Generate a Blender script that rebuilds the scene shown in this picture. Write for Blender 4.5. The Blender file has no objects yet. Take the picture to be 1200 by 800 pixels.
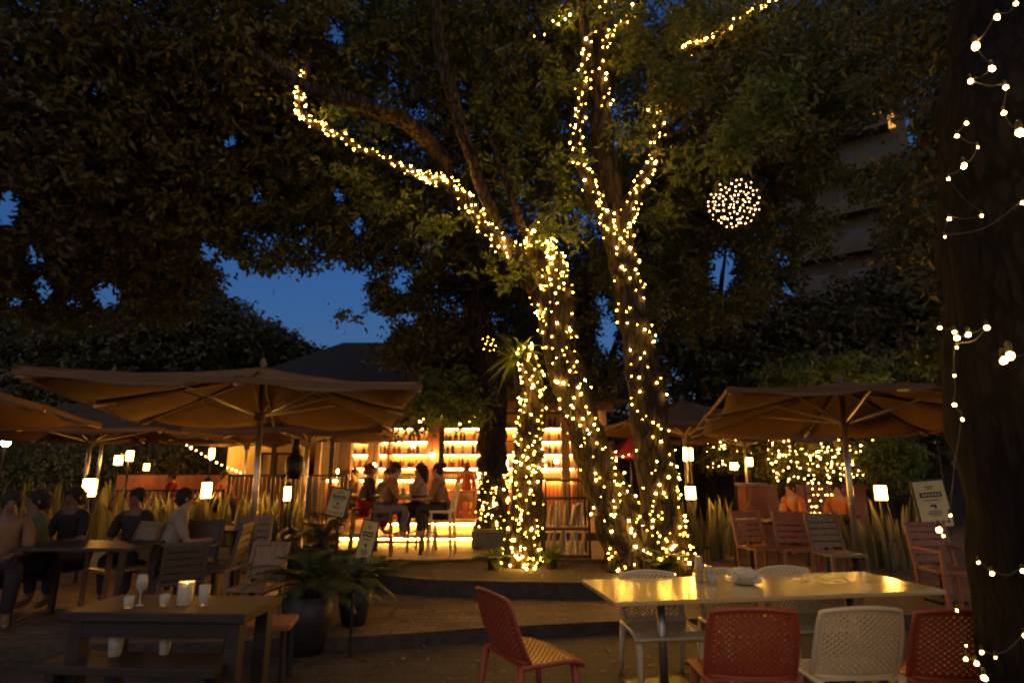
import bpy, bmesh, math, random
import numpy as np
from mathutils import Vector, Matrix, Euler, Quaternion

random.seed(7); rng = np.random.default_rng(11)
R = math.radians
sc = bpy.context.scene
COL = sc.collection

# ------------------------------------------------------------------ camera geometry (used to read positions off the photo, 1200x800)
TH, F, CAMZ = R(12.5), 680.0, 1.65
def ray(x, y):
    u = (x - 600) / F; v = (400 - y) / F
    return Vector((u, math.cos(TH) - v * math.sin(TH), math.sin(TH) + v * math.cos(TH)))
def P(x, y, Y):
    d = ray(x, y); return Vector((0, 0, CAMZ)) + d * (Y / d.y)
def gp(x, y, z):
    d = ray(x, y); return Vector((0, 0, CAMZ)) + d * ((z - CAMZ) / d.z)
def pix(a):
    a = np.asarray(a); Y = a[..., 1]; z = a[..., 2] - CAMZ
    yc = Y * math.cos(TH) + z * math.sin(TH); zc = -Y * math.sin(TH) + z * math.cos(TH)
    yc = np.maximum(yc, .05)
    return 600 + F * a[..., 0] / yc, 400 - F * zc / yc

G = 0.12       # level of the terrace beyond the step
PZ = 0.28      # bar platform
FZ = 0.42      # bar floor

# ------------------------------------------------------------------ materials
MATS = {}
def nodes(name):
    m = bpy.data.materials.new(name); m.use_nodes = True
    nt = m.node_tree; b = nt.nodes['Principled BSDF']
    MATS[name] = m
    return m, nt, b
def N(nt, t, **kw):
    n = nt.nodes.new(t)
    for k, v in kw.items():
        if k.startswith('i_'): n.inputs[k[2:].replace('_', ' ')].default_value = v
        else: setattr(n, k, v)
    return n
def mat(name, col, rough=.6, metal=0, noise=.25, scale=6, bump=0, spec=.5, coat=0, trans=0, col2=None, stretch=None, sss=0):
    """principled surface whose colour wanders between two tones, with an optional bump"""
    m, nt, b = nodes(name); L = nt.links
    tc = N(nt, 'ShaderNodeTexCoord'); src = tc.outputs['Object']
    if stretch:
        mp = N(nt, 'ShaderNodeMapping'); mp.inputs['Scale'].default_value = stretch
        L.new(src, mp.inputs['Vector']); src = mp.outputs['Vector']
    nz = N(nt, 'ShaderNodeTexNoise'); nz.inputs['Scale'].default_value = scale; nz.inputs['Detail'].default_value = 6
    nz.inputs['Roughness'].default_value = .65
    L.new(src, nz.inputs['Vector'])
    cr = N(nt, 'ShaderNodeValToRGB')
    c2 = col2 or tuple(c * (1 - noise) for c in col)
    c1 = col if col2 else tuple(min(1, c * (1 + noise * .6)) for c in col)
    cr.color_ramp.elements[0].color = (*c2, 1); cr.color_ramp.elements[0].position = .32
    cr.color_ramp.elements[1].color = (*c1, 1); cr.color_ramp.elements[1].position = .68
    L.new(nz.outputs['Fac'], cr.inputs['Fac']); L.new(cr.outputs['Color'], b.inputs['Base Color'])
    b.inputs['Roughness'].default_value = rough; b.inputs['Metallic'].default_value = metal
    b.inputs['Specular IOR Level'].default_value = spec
    b.inputs['Coat Weight'].default_value = coat; b.inputs['Coat Roughness'].default_value = .12
    b.inputs['Transmission Weight'].default_value = trans
    if bump:
        bp = N(nt, 'ShaderNodeBump'); bp.inputs['Strength'].default_value = bump; bp.inputs['Distance'].default_value = .03
        L.new(nz.outputs['Fac'], bp.inputs['Height']); L.new(bp.outputs['Normal'], b.inputs['Normal'])
    return m
def glow(name, col, strength):
    m = bpy.data.materials.new(name); m.use_nodes = True; nt = m.node_tree; nt.nodes.clear()
    e = N(nt, 'ShaderNodeEmission'); e.inputs['Color'].default_value = (*col, 1); e.inputs['Strength'].default_value = strength
    o = N(nt, 'ShaderNodeOutputMaterial'); nt.links.new(e.outputs[0], o.inputs['Surface'])
    MATS[name] = m; return m
def leafmat(name, a, b_, trans=.35, rough=.5):
    """leaves: every leaf its own green, some light passing through"""
    m, nt, b = nodes(name); L = nt.links
    g = N(nt, 'ShaderNodeNewGeometry'); cr = N(nt, 'ShaderNodeValToRGB')
    cr.color_ramp.elements[0].color = (*a, 1); cr.color_ramp.elements[1].color = (*b_, 1)
    L.new(g.outputs['Random Per Island'], cr.inputs['Fac']); L.new(cr.outputs['Color'], b.inputs['Base Color'])
    b.inputs['Roughness'].default_value = rough
    t = N(nt, 'ShaderNodeBsdfTranslucent'); L.new(cr.outputs['Color'], t.inputs['Color'])
    mx = N(nt, 'ShaderNodeMixShader'); mx.inputs['Fac'].default_value = trans
    L.new(b.outputs[0], mx.inputs[1]); L.new(t.outputs[0], mx.inputs[2])
    L.new(mx.outputs[0], nt.nodes['Material Output'].inputs['Surface'])
    return m
def brickmat(name, c1, c2, mortar, scale, rough=.8, bw=.5, rh=.25, bump=.4, ms=.015):
    m, nt, b = nodes(name); L = nt.links
    tc = N(nt, 'ShaderNodeTexCoord'); br = N(nt, 'ShaderNodeTexBrick')
    br.inputs['Color1'].default_value = (*c1, 1); br.inputs['Color2'].default_value = (*c2, 1); br.inputs['Mortar'].default_value = (*mortar, 1)
    br.inputs['Scale'].default_value = scale; br.inputs['Brick Width'].default_value = bw; br.inputs['Row Height'].default_value = rh
    br.inputs['Mortar Size'].default_value = ms; br.inputs['Mortar Smooth'].default_value = .3
    L.new(tc.outputs['Object'], br.inputs['Vector'])
    nz = N(nt, 'ShaderNodeTexNoise'); nz.inputs['Scale'].default_value = 3.2; nz.inputs['Detail'].default_value = 8
    L.new(tc.outputs['Object'], nz.inputs['Vector'])
    mx = N(nt, 'ShaderNodeMix', data_type='RGBA', blend_type='MULTIPLY'); mx.inputs[0].default_value = .7
    L.new(br.outputs['Color'], mx.inputs[6])
    cr = N(nt, 'ShaderNodeValToRGB'); cr.color_ramp.elements[0].color = (.35, .33, .3, 1); cr.color_ramp.elements[0].position = .3
    cr.color_ramp.elements[1].color = (1, 1, 1, 1); cr.color_ramp.elements[1].position = .65
    L.new(nz.outputs['Fac'], cr.inputs['Fac']); L.new(cr.outputs['Color'], mx.inputs[7])
    L.new(mx.outputs[2], b.inputs['Base Color'])
    bp = N(nt, 'ShaderNodeBump'); bp.inputs['Strength'].default_value = bump; bp.inputs['Distance'].default_value = .01
    inv = N(nt, 'ShaderNodeMath', operation='SUBTRACT'); inv.inputs[0].default_value = 1
    L.new(br.outputs['Fac'], inv.inputs[1])
    ad = N(nt, 'ShaderNodeMath', operation='ADD'); L.new(inv.outputs[0], ad.inputs[0]); L.new(nz.outputs['Fac'], ad.inputs[1])
    L.new(ad.outputs[0], bp.inputs['Height']); L.new(bp.outputs['Normal'], b.inputs['Normal'])
    b.inputs['Roughness'].default_value = rough
    return m

WARM = (1.0, .52, .13)
M = MATS
def barkmat(name, c1, c2, dist=.03):
    m, nt, b = nodes(name); L = nt.links; tc = N(nt, 'ShaderNodeTexCoord'); mp = N(nt, 'ShaderNodeMapping'); mp.inputs['Scale'].default_value = (1, 1, .22); L.new(tc.outputs['Object'], mp.inputs['Vector'])
    nz = N(nt, 'ShaderNodeTexNoise'); nz.inputs['Scale'].default_value = 7; nz.inputs['Detail'].default_value = 9; nz.inputs['Roughness'].default_value = .7; L.new(mp.outputs[0], nz.inputs['Vector'])
    mx = N(nt, 'ShaderNodeMix', data_type='VECTOR'); mx.inputs[0].default_value = .12; L.new(mp.outputs[0], mx.inputs[4]); L.new(nz.outputs['Color'], mx.inputs[5])
    vo = N(nt, 'ShaderNodeTexVoronoi', feature='DISTANCE_TO_EDGE'); vo.inputs['Scale'].default_value = 16; L.new(mx.outputs[1], vo.inputs['Vector'])
    cr = N(nt, 'ShaderNodeValToRGB'); cr.color_ramp.elements[0].position = .0; cr.color_ramp.elements[0].color = (.12, .12, .12, 1); cr.color_ramp.elements[1].position = .16; cr.color_ramp.elements[1].color = (1, 1, 1, 1); L.new(vo.outputs['Distance'], cr.inputs['Fac'])
    c = N(nt, 'ShaderNodeValToRGB'); c.color_ramp.elements[0].position = .35; c.color_ramp.elements[0].color = (*c2, 1); c.color_ramp.elements[1].position = .65; c.color_ramp.elements[1].color = (*c1, 1); L.new(nz.outputs['Fac'], c.inputs['Fac'])
    mu = N(nt, 'ShaderNodeMix', data_type='RGBA', blend_type='MULTIPLY'); mu.inputs[0].default_value = .85; L.new(c.outputs[0], mu.inputs[6]); L.new(cr.outputs[0], mu.inputs[7]); L.new(mu.outputs[2], b.inputs['Base Color'])
    ad = N(nt, 'ShaderNodeMath', operation='ADD'); L.new(cr.outputs[0], ad.inputs[0]); L.new(nz.outputs['Fac'], ad.inputs[1])
    bp = N(nt, 'ShaderNodeBump'); bp.inputs['Strength'].default_value = 1; bp.inputs['Distance'].default_value = dist; L.new(ad.outputs[0], bp.inputs['Height']); L.new(bp.outputs[0], b.inputs['Normal']); b.inputs['Roughness'].default_value = .93; b.inputs['Specular IOR Level'].default_value = .2
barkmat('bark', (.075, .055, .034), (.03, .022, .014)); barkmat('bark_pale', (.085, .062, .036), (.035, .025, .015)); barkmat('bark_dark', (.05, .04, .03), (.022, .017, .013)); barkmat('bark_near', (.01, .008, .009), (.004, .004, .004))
leafmat('leaf', (.06, .07, .017), (.125, .135, .033))
leafmat('leaf_olive', (.058, .058, .018), (.12, .115, .034))
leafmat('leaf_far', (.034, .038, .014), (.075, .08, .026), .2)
leafmat('leaf_yellow_lit', (.07, .11, .02), (.16, .2, .04), .45)  # lamplight on sprays and palm tuft is put into this brighter green
leafmat('leaf_dry', (.08, .05, .02), (.2, .13, .05), .1)
leafmat('blade', (.06, .08, .03), (.24, .22, .09), .3, .4)
leafmat('frond', (.035, .055, .02), (.09, .11, .04), .25, .4)
mat('canvas', (.125, .074, .04), .9, noise=.18, scale=3, spec=.2)
mat('canvas_red', (.5, .03, .03), .9, noise=.2, scale=3)
mat('pole_metal', (.55, .5, .42), .32, metal=.9, noise=.12, scale=3)
mat('dark_metal', (.035, .032, .03), .45, metal=.6, noise=.3)
mat('rib_metal', (.42, .38, .32), .4, metal=.7, noise=.2)
mat('rib_dark', (.1, .075, .055), .6, noise=.2)
mat('plastic_white', (.6, .5, .29), .45, noise=.06, scale=3)
mat('plastic_red', (.3, .055, .022), .45, noise=.1, scale=3)
mat('table_top', (.58, .43, .17), .19, noise=.12, scale=2.2, coat=.5, spec=.6)
mat('ceramic', (.75, .72, .62), .25, noise=.05)
mat('napkin', (.6, .52, .36), .9, noise=.15, scale=20, bump=.3)
mat('dark_wood', (.024, .017, .012), .55, noise=.45, scale=3, stretch=(1, 9, 9))
mat('mid_wood', (.24, .13, .06), .55, noise=.4, scale=3, stretch=(9, 9, 1))
mat('chair_brown', (.085, .055, .033), .6, noise=.3, scale=4, stretch=(9, 9, 1))
mat('pale_wood', (.27, .195, .105), .6, noise=.25, scale=4, stretch=(9, 9, 1))
mat('red_wood', (.27, .095, .04), .5, noise=.3, scale=4, stretch=(9, 9, 1))
mat('cushion', (.42, .2, .08), .9, noise=.2)
mat('soil', (.03, .022, .015), .95, noise=.5, scale=14, bump=.8)
mat('shelf_back', (.5, .3, .13), .6, noise=.35, scale=2)
mat('stone', (.22, .18, .13), .85, noise=.4, scale=7, bump=.5)
mat('pot', (.03, .027, .025), .5, noise=.3, scale=5)
mat('planter', (.17, .16, .09), .7, noise=.4, scale=5, bump=.3)
mat('cream_wall', (.7, .55, .26), .85, noise=.12, scale=2)
mat('roof', (.014, .011, .009), .85, noise=.4, scale=5, bump=.5)
mat('concrete', (.075, .068, .045), .85, noise=.3, scale=.6)
mat('dark_wall', (.03, .026, .022), .95, noise=.5, scale=4, bump=.5)
mat('ground', (.06, .047, .037), .95, noise=.5, scale=2, bump=.4)
mat('board_paper', (.62, .5, .2), .6, noise=.12, scale=5)
mat('ink', (.03, .025, .02), .7)
mat('wire', (.03, .027, .018), .6)
mat('asphalt_strip', (.05, .045, .04), .9, noise=.4, scale=10, bump=.4)
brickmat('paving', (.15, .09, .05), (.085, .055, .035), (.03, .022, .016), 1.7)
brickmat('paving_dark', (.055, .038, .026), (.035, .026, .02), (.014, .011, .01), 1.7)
brickmat('deck', (.34, .22, .11), (.26, .165, .085), (.06, .04, .025), 1.6, bw=2.2, rh=.16, bump=.3)
mat('stone_wall', (.055, .04, .027), .9, noise=.5, scale=9, bump=.7)
brickmat('red_brick', (.3, .1, .05), (.22, .075, .04), (.14, .11, .09), 7)
# glass
m, nt, b = nodes('glass'); b.inputs['Base Color'].default_value = (.95, .85, .62, 1); b.inputs['Roughness'].default_value = .2; b.inputs['Transmission Weight'].default_value = .62; b.inputs['IOR'].default_value = 1.45
for nm, c in (('bottle_amber', (.5, .2, .03)), ('bottle_clear', (.85, .7, .4)), ('bottle_dark', (.09, .045, .015)), ('bottle_green', (.15, .2, .04))):
    m, nt, b = nodes(nm); b.inputs['Base Color'].default_value = (*c, 1); b.inputs['Roughness'].default_value = .15; b.inputs['Transmission Weight'].default_value = .75
# light sources
BS = 24
glow('bulb', (1.0, .47, .045), BS)
glow('bulb_dim', (1.0, .42, .026), BS * .4)
glow('bulb_hot', (1.0, .5, .075), BS * 2.2)
glow('bulb_pink', (1.0, .42, .16), BS * .3)
glow('bulb_near', (1.0, .5, .1), 12)
glow('bulb_fill', (1.0, .5, .1), 26)
glow('uplight', (1.0, .62, .2), 60)
glow('bulb_far', (1.0, .48, .08), 14)
glow('lantern_glow', (1.0, .42, .055), 10)
glow('lantern_orange', (1.0, .3, .03), 6)
glow('led', (1.0, .43, .07), 28)
glow('shelf_led', (1.0, .4, .055), 20)
glow('shelf_pale', (1.0, .55, .18), 13)
glow('lamp_hot', (1.0, .48, .1), 40)
glow('flood', (1.0, .8, .5), 20)
glow('window_lit', (1.0, .4, .05), .13)
glow('balcony_red_glow', (1.0, .2, .04), .05)
def cloth(name, c): return M.get(name) or mat(name, c, .9, noise=.2, scale=9, spec=.2)
mat('skin_tone', (.42, .22, .13), .55, noise=.1, scale=4)
mat('skin_deep', (.16, .08, .05), .55, noise=.1, scale=4)
mat('hair_dark', (.018, .012, .009), .85, noise=.3, scale=30)
mat('hair_brown', (.07, .035, .018), .8, noise=.3, scale=30)
mat('eye_dark', (.02, .015, .012), .3)

# ------------------------------------------------------------------ scene helpers
def tag(o, label=None, cat=None, group=None, kind=None):
    if label: o['label'] = label
    if cat: o['category'] = cat
    if group: o['group'] = group
    if kind: o['kind'] = kind
    return o
def link(name, me, parent=None):
    o = bpy.data.objects.new(name, me); COL.objects.link(o)
    if parent is not None: o.parent = parent
    return o
def empty(name, loc=(0, 0, 0), rz=0, label=None, cat=None, group=None):
    o = bpy.data.objects.new(name, None); COL.objects.link(o); o.location = loc; o.rotation_euler = (0, 0, rz)
    o.empty_display_size = .1
    return tag(o, label, cat, group)
def copy_tree(o, parent=None):
    c = o.copy(); COL.objects.link(c); c.parent = parent
    for ch in list(o.children): copy_tree(ch, c)
    return c

class MB:
    """collects faces and links them as ONE mesh object"""
    def __init__(s): s.v = []; s.f = []; s.mi = []; s.cur = 0
    def add(s, vs, fs):
        b = len(s.v); s.v += [tuple(v) for v in vs]
        for f in fs: s.f.append(tuple(b + i for i in f)); s.mi.append(s.cur)
        return s
    def box(s, c, d, rot=None, bev=0):
        hx, hy, hz = d[0] / 2, d[1] / 2, d[2] / 2
        if bev:
            b = min(bev, hx * .8, hy * .8, hz * .8)
            bm = bmesh.new(); bmesh.ops.create_cube(bm, size=1)
            for v in bm.verts: v.co = Vector((v.co.x * d[0], v.co.y * d[1], v.co.z * d[2]))
            bmesh.ops.bevel(bm, geom=bm.edges[:], offset=b, segments=2, affect='EDGES', profile=.6)
            bm.verts.index_update()
            vs = [v.co.copy() for v in bm.verts]; fs = [[v.index for v in f.verts] for f in bm.faces]; bm.free()
        else:
            vs = [Vector((x, y, z)) for x in (-hx, hx) for y in (-hy, hy) for z in (-hz, hz)]
            fs = [(0, 1, 3, 2), (4, 6, 7, 5), (0, 4, 5, 1), (2, 3, 7, 6), (0, 2, 6, 4), (1, 5, 7, 3)]
        if rot is not None:
            m = Euler(rot).to_matrix() if not isinstance(rot, Matrix) else rot
            vs = [m @ v for v in vs]
        c = Vector(c); return s.add([v + c for v in vs], fs)
    def bar(s, a, b, w, h=None, up=(0, 0, 1)):
        """rectangular bar from a to b"""
        a, b = Vector(a), Vector(b); h = h or w; d = (b - a); l = d.length; d.normalize()
        x = d.cross(Vector(up))
        if x.length < 1e-4: x = d.cross(Vector((1, 0, 0)))
        x.normalize(); z = x.cross(d)
        m = Matrix((x, d, z)).transposed()
        return s.box((a + b) / 2, (w, l, h), m)
    def tube(s, pts, rad, n=8, caps=True):
        pts = [Vector(p) for p in pts]; k = len(pts)
        if not hasattr(rad, '__len__'): rad = [rad] * k
        ref = Vector((.31, .87, .17)).normalized(); vs = []; x = None
        for i, p in enumerate(pts):
            t = (pts[min(i + 1, k - 1)] - pts[max(i - 1, 0)])
            t = t.normalized() if t.length > 1e-9 else Vector((0, 0, 1))
            if x is None: x = t.cross(ref); x = x.normalized() if x.length > 1e-3 else t.orthogonal().normalized()
            else: x = (x - t * x.dot(t)); x = x.normalized() if x.length > 1e-6 else t.orthogonal().normalized()
            y = t.cross(x)
            for j in range(n):
                a = 2 * math.pi * j / n; vs.append(p + (x * math.cos(a) + y * math.sin(a)) * rad[i])
        fs = [(i * n + j, i * n + (j + 1) % n, (i + 1) * n + (j + 1) % n, (i + 1) * n + j) for i in range(k - 1) for j in range(n)]
        if caps: fs += [tuple(reversed(range(n))), tuple(range((k - 1) * n, k * n))]
        return s.add(vs, fs)
    def rough(s, start, amp, freq):
        from mathutils import noise as mn
        for i in range(start, len(s.v)):
            v = Vector(s.v[i]); d = mn.noise_vector(v * freq) * amp + mn.noise_vector(v * freq * 3.1) * amp * .45; s.v[i] = tuple(v + d)
        return s
    def lathe(s, prof, n=12, c=(0, 0, 0)):
        c = Vector(c); vs = []; k = len(prof)
        for r, z in prof:
            for j in range(n):
                a = 2 * math.pi * j / n; vs.append(c + Vector((r * math.cos(a), r * math.sin(a), z)))
        fs = [(i * n + j, i * n + (j + 1) % n, (i + 1) * n + (j + 1) % n, (i + 1) * n + j) for i in range(k - 1) for j in range(n)]
        fs += [tuple(reversed(range(n))), tuple(range((k - 1) * n, k * n))]
        return s.add(vs, fs)
    def ball(s, c, r, nu=10, nv=6, sc_=(1, 1, 1)):
        prof = [(max(1e-4, r * math.sin(math.pi * i / nv)), -r * math.cos(math.pi * i / nv)) for i in range(nv + 1)]
        b = len(s.v); s.lathe(prof, nu)
        for i in range(b, len(s.v)):
            v = s.v[i]; s.v[i] = (v[0] * sc_[0] + c[0], v[1] * sc_[1] + c[1], v[2] * sc_[2] + c[2])
        return s
    def poly(s, pts, z0, z1):
        """prism over a ground outline"""
        n = len(pts); vs = [(p[0], p[1], z0) for p in pts] + [(p[0], p[1], z1) for p in pts]
        fs = [tuple(reversed(range(n))), tuple(range(n, 2 * n))] + [(i, (i + 1) % n, n + (i + 1) % n, n + i) for i in range(n)]
        return s.add(vs, fs)
    def mesh(s, name, ms, smooth=False):
        me = bpy.data.meshes.new(name); me.from_pydata(s.v, [], s.f)
        for m_ in (ms if isinstance(ms, (list, tuple)) else [ms]): me.materials.append(M[m_] if isinstance(m_, str) else m_)
        if len(me.materials) > 1: me.polygons.foreach_set('material_index', s.mi)
        if smooth: me.polygons.foreach_set('use_smooth', [True] * len(me.polygons))
        me.update(); return me
    def build(s, name, ms, parent=None, smooth=False):
        return link(name, s.mesh(name, ms, smooth), parent)

def catmull(pts, rad, sub=5):
    pts = [Vector(p) for p in pts]; o, r = [], []
    for i in range(len(pts) - 1):
        p0, p1, p2, p3 = pts[max(i - 1, 0)], pts[i], pts[i + 1], pts[min(i + 2, len(pts) - 1)]
        for j in range(sub):
            t = j / sub
            o.append(.5 * ((2 * p1) + (p2 - p0) * t + (2 * p0 - 5 * p1 + 4 * p2 - p3) * t * t + (-p0 + 3 * p1 - 3 * p2 + p3) * t ** 3))
            r.append(rad[i] * (1 - t) + rad[i + 1] * t)
    o.append(pts[-1]); r.append(rad[-1]); return o, r
def bake(o):
    """a temporary object's evaluated mesh"""
    dg = bpy.context.evaluated_depsgraph_get(); me = bpy.data.meshes.new_from_object(o.evaluated_get(dg))
    old = o.data; bpy.data.objects.remove(o); bpy.data.meshes.remove(old); return me

# ------------------------------------------------------------------ people (made first, while the scene is small)
def skin_mesh(verts, edges, radii, root=0, sub=1, material='skin_tone'):
    me = bpy.data.meshes.new('body'); me.from_pydata([tuple(v) for v in verts], edges, [])
    o = link('body', me)
    md = o.modifiers.new('s', 'SKIN'); md.use_smooth_shade = True
    lay = me.skin_vertices[0].data if me.skin_vertices else None
    for i, r in enumerate(radii):
        lay[i].radius = (r, r) if not hasattr(r, '__len__') else r; lay[i].use_root = (i == root)
    ss = o.modifiers.new('u', 'SUBSURF'); ss.levels = ss.render_levels = sub
    out = bake(o); out.materials.clear(); out.materials.append(M[material]); return out
def person(label, loc, rz, shirt, legs, hair='hair_dark', skin='skin_tone', pose='sit', lean=.05, arms=((.10, .36, .2), (.10, .36, .2)), turn=0, style='short', scale=1.0, group=None, skirt=False):
    """facing +Y, origin at the hip; arms: hand positions (x out, y forward, z up) right and left"""
    root = empty('person', loc, rz, label, 'person', group); root.scale = (scale,) * 3
    l = lean
    V = [(0, 0, .02), (0, l * .4, .2), (0, l, .4), (0, l * 1.2, .5), (0, l * 1.3 + .01, .575), (0, l * 1.4 + .02, .68), (0, l * 1.4 + .015, .76)]
    Rr = [.125, .118, .135, .09, .05, (.078, .09), .065]
    E = [(i, i + 1) for i in range(6)]
    V.append((0, l * 1.4 + .115, .665)); Rr.append(.016); E.append((5, 7))            # nose
    def chain(start, pts, rs):
        k = start
        for p, r in zip(pts, rs):
            V.append(p); Rr.append(r); E.append((k, len(V) - 1)); k = len(V) - 1
        return k
    sv, sr, se = [V[0], V[1], V[2], V[3]], [.165, .145, .152, .1], [(0, 1), (1, 2), (2, 3)]
    for s, hnd in ((1, arms[0]), (-1, arms[1])):
        sh = Vector((s * .175, l, .46)); w = Vector((s * hnd[0], hnd[1] + l * .5, hnd[2]))
        mid = (sh + w) / 2; d = (w - sh).length
        drop = math.sqrt(max(.02 ** 2, .275 ** 2 - (d / 2) ** 2)); el = mid + Vector((s * .45, -.35, -.82)).normalized() * drop
        dr = (w - el).normalized(); palm = w + dr * .07
        k = chain(3, [sh, el, w, palm], [.062, .046, .03, .034])
        side = dr.cross(Vector((0, 0, 1))); side = side.normalized() if side.length > .01 else Vector((1, 0, 0))
        for q, (o_, ln) in enumerate(((-.027, .062), (-.009, .075), (.009, .07), (.027, .055))):
            a = palm + side * o_ + dr * .03; chain(k, [a, a + dr * ln * .5 + Vector((0, 0, -.008)), a + dr * ln + Vector((0, 0, -.03))], [.0095, .009, .007])
        th = w + side * (-.04 * s) + dr * .03; chain(k - 0, [th + Vector((0, 0, .0)), th + dr * .045], [.011, .009])
        b = len(sv); sv += [sh, el * .92 + sh * .08]; sr += [.078, .06]; se += [(3, b), (b, b + 1)]
    tv, tr, te = [V[0]], [.158], []
    for s in (1, -1):
        if pose == 'sit': pts = [(s * .095, .02, 0), (s * .12, .42, .03), (s * .11, .36, -.38), (s * .11, .38, -.44), (s * .12, .52, -.455)]
        else: pts = [(s * .095, 0, -.06), (s * .1, .02, -.46), (s * .1, -.02, -.84), (s * .1, 0, -.9), (s * .11, .14, -.92)]
        k = chain(0, pts, [.098, .066, .045, .042, .032])
        b = len(tv); tv += pts[:3]; tr += [.112, .082, .06] if not skirt else [.15, .13, .1]; te += [(0, b), (b, b + 1), (b + 1, b + 2)]
    body = link('body', skin_mesh(V, E, Rr, 0, 1, skin), root)
    link('shirt', skin_mesh(sv, se, sr, 0, 1, shirt), root)
    link('skirt' if skirt else 'trousers', skin_mesh(tv, te, tr, 0, 1, legs), root)
    hy = l * 1.4
    h = MB()
    h.ball((0, hy - .016, .722), .1, 12, 8, (.98, 1.0, 1.06))
    h.ball((0, hy - .045, .668), .074, 10, 6, (.95, .8, 1.1))
    if style == 'long':
        h.tube([(0, hy - .07, .76), (0, hy - .1, .65), (0, hy - .1, .5), (0, hy - .08, .36)], [.07, .085, .08, .03], 8)
    elif style == 'bun': h.ball((0, hy - .11, .77), .055, 8, 6)
    elif style == 'bob': h.tube([(0, hy - .05, .75), (0, hy - .06, .6)], [.1, .085], 10)
    h.build('hair', hair, root, True)
    for s in (1, -1):
        MB().ball((s * .032, hy + .1, .695), .011, 6, 4).build('eye', 'eye_dark', root, True)
        MB().ball((s * .088, hy + .015, .68), .024, 6, 4, (.4, .8, 1.2)).build('ear', skin, root, True)
    MB().ball((0, hy + .098, .633), .018, 8, 4, (1.3, .4, .35)).build('mouth', 'canvas_red', root, True)
    return root

c_brown = cloth('cloth_brown', (.22, .13, .07)); cloth('cloth_dark', (.035, .03, .03)); cloth('cloth_red', (.34, .03, .025)); cloth('cloth_white', (.3, .25, .18))
cloth('cloth_jeans', (.05, .05, .07)); cloth('cloth_tan', (.4, .26, .14)); cloth('cloth_orange', (.5, .16, .05)); cloth('cloth_green', (.1, .12, .06)); cloth('cloth_grey', (.16, .14, .13))
def at(x, Y, z): q = P(x, 551, Y); return (q.x, Y, z)
HS = PZ + .72   # hip height on the bar stools
person('person in a dark top and red skirt sitting with back turned at high table', at(428, 10.75, HS), R(-70), 'cloth_dark', 'cloth_red', 'hair_brown', lean=.08, style='bob', scale=.95, skirt=True)
person('person in a brown shirt leaning on the high table, facing the women', at(449, 10.15, HS), R(-82), 'cloth_brown', 'cloth_grey', lean=.16, arms=((.08, .46, .2), (.12, .42, .2)), scale=.97)
person('person with long dark hair and pale sleeveless top at the high table', at(497, 10.6, HS), R(76), 'cloth_tan', 'cloth_jeans', style='long', lean=.06, scale=.95)
person('person with hair in a bun on the white bar chair', at(520, 10.15, HS), R(84), 'cloth_brown', 'cloth_dark', style='bun', lean=.08, arms=((.08, .34, .24), (.1, .38, .18)), scale=.95)
person('person in a grey shirt sitting before the bar counter', at(456, 13.6, FZ + .46), R(165), 'cloth_grey', 'cloth_dark', scale=1.0)
person('person with short hair sitting behind the railing at the bar', at(418, 14.2, FZ + .48), R(150), 'cloth_tan', 'cloth_dark', scale=.97)
person('person in a red top with long hair leaning at the bar counter', at(547, 14.7, FZ + .62), R(10), 'cloth_red', 'cloth_tan', 'hair_brown', style='long', lean=.1, scale=.97)
person('person in pale shirt turned sideways at the left garden tables', at(203, 7.3, G + .5), R(-60), 'cloth_white', 'cloth_dark', lean=.12, arms=((.1, .4, .2), (.1, .42, .2)))
person('person in dark clothes with a round head of hair below the big lantern', at(98, 7.4, G + .52), R(175), 'cloth_dark', 'cloth_jeans', style='bob', skin='skin_deep')
person('person in dark clothes at the left edge beside the snake plants', at(58, 6.9, G + .5), R(150), 'cloth_green', 'cloth_dark', style='bob', skin='skin_deep')
person('person in a brown top at the very left edge, nearest of the dark heads', at(20, 6.4, G + .5), R(-140), 'cloth_brown', 'cloth_dark', style='short', skin='skin_deep')
person('person in a dark jacket facing away at the left garden table', at(168, 7.5, G + .5), R(-170), 'cloth_dark', 'cloth_jeans', style='short', skin='skin_deep')
person('person in red glowing top dining behind the left railing', at(206, 14.2, G + .72), R(120), 'cloth_red', 'cloth_dark', group='diners on the far left terrace')
person('person in orange shirt dining behind the left railing', at(262, 14.6, G + .7), R(-120), 'cloth_orange', 'cloth_dark', group='diners on the far left terrace')
person('person in orange shirt bending beside the twinkling trellis', at(936, 11.6, G + .5), R(110), 'cloth_orange', 'cloth_dark', lean=.18, style='short')
person('person in pale top with dark hair sitting by the wooden screen', at(915, 11.9, G + .5), R(-100), 'cloth_tan', 'cloth_dark', style='long')
person('person in rust top seated to the right of the metal umbrella pole', at(978, 11.2, G + .5), R(150), 'cloth_orange', 'cloth_jeans', style='bun')
SKY, EXPO, FILT, DENOISE = 0.058, 3.1, 2.2, True
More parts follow.
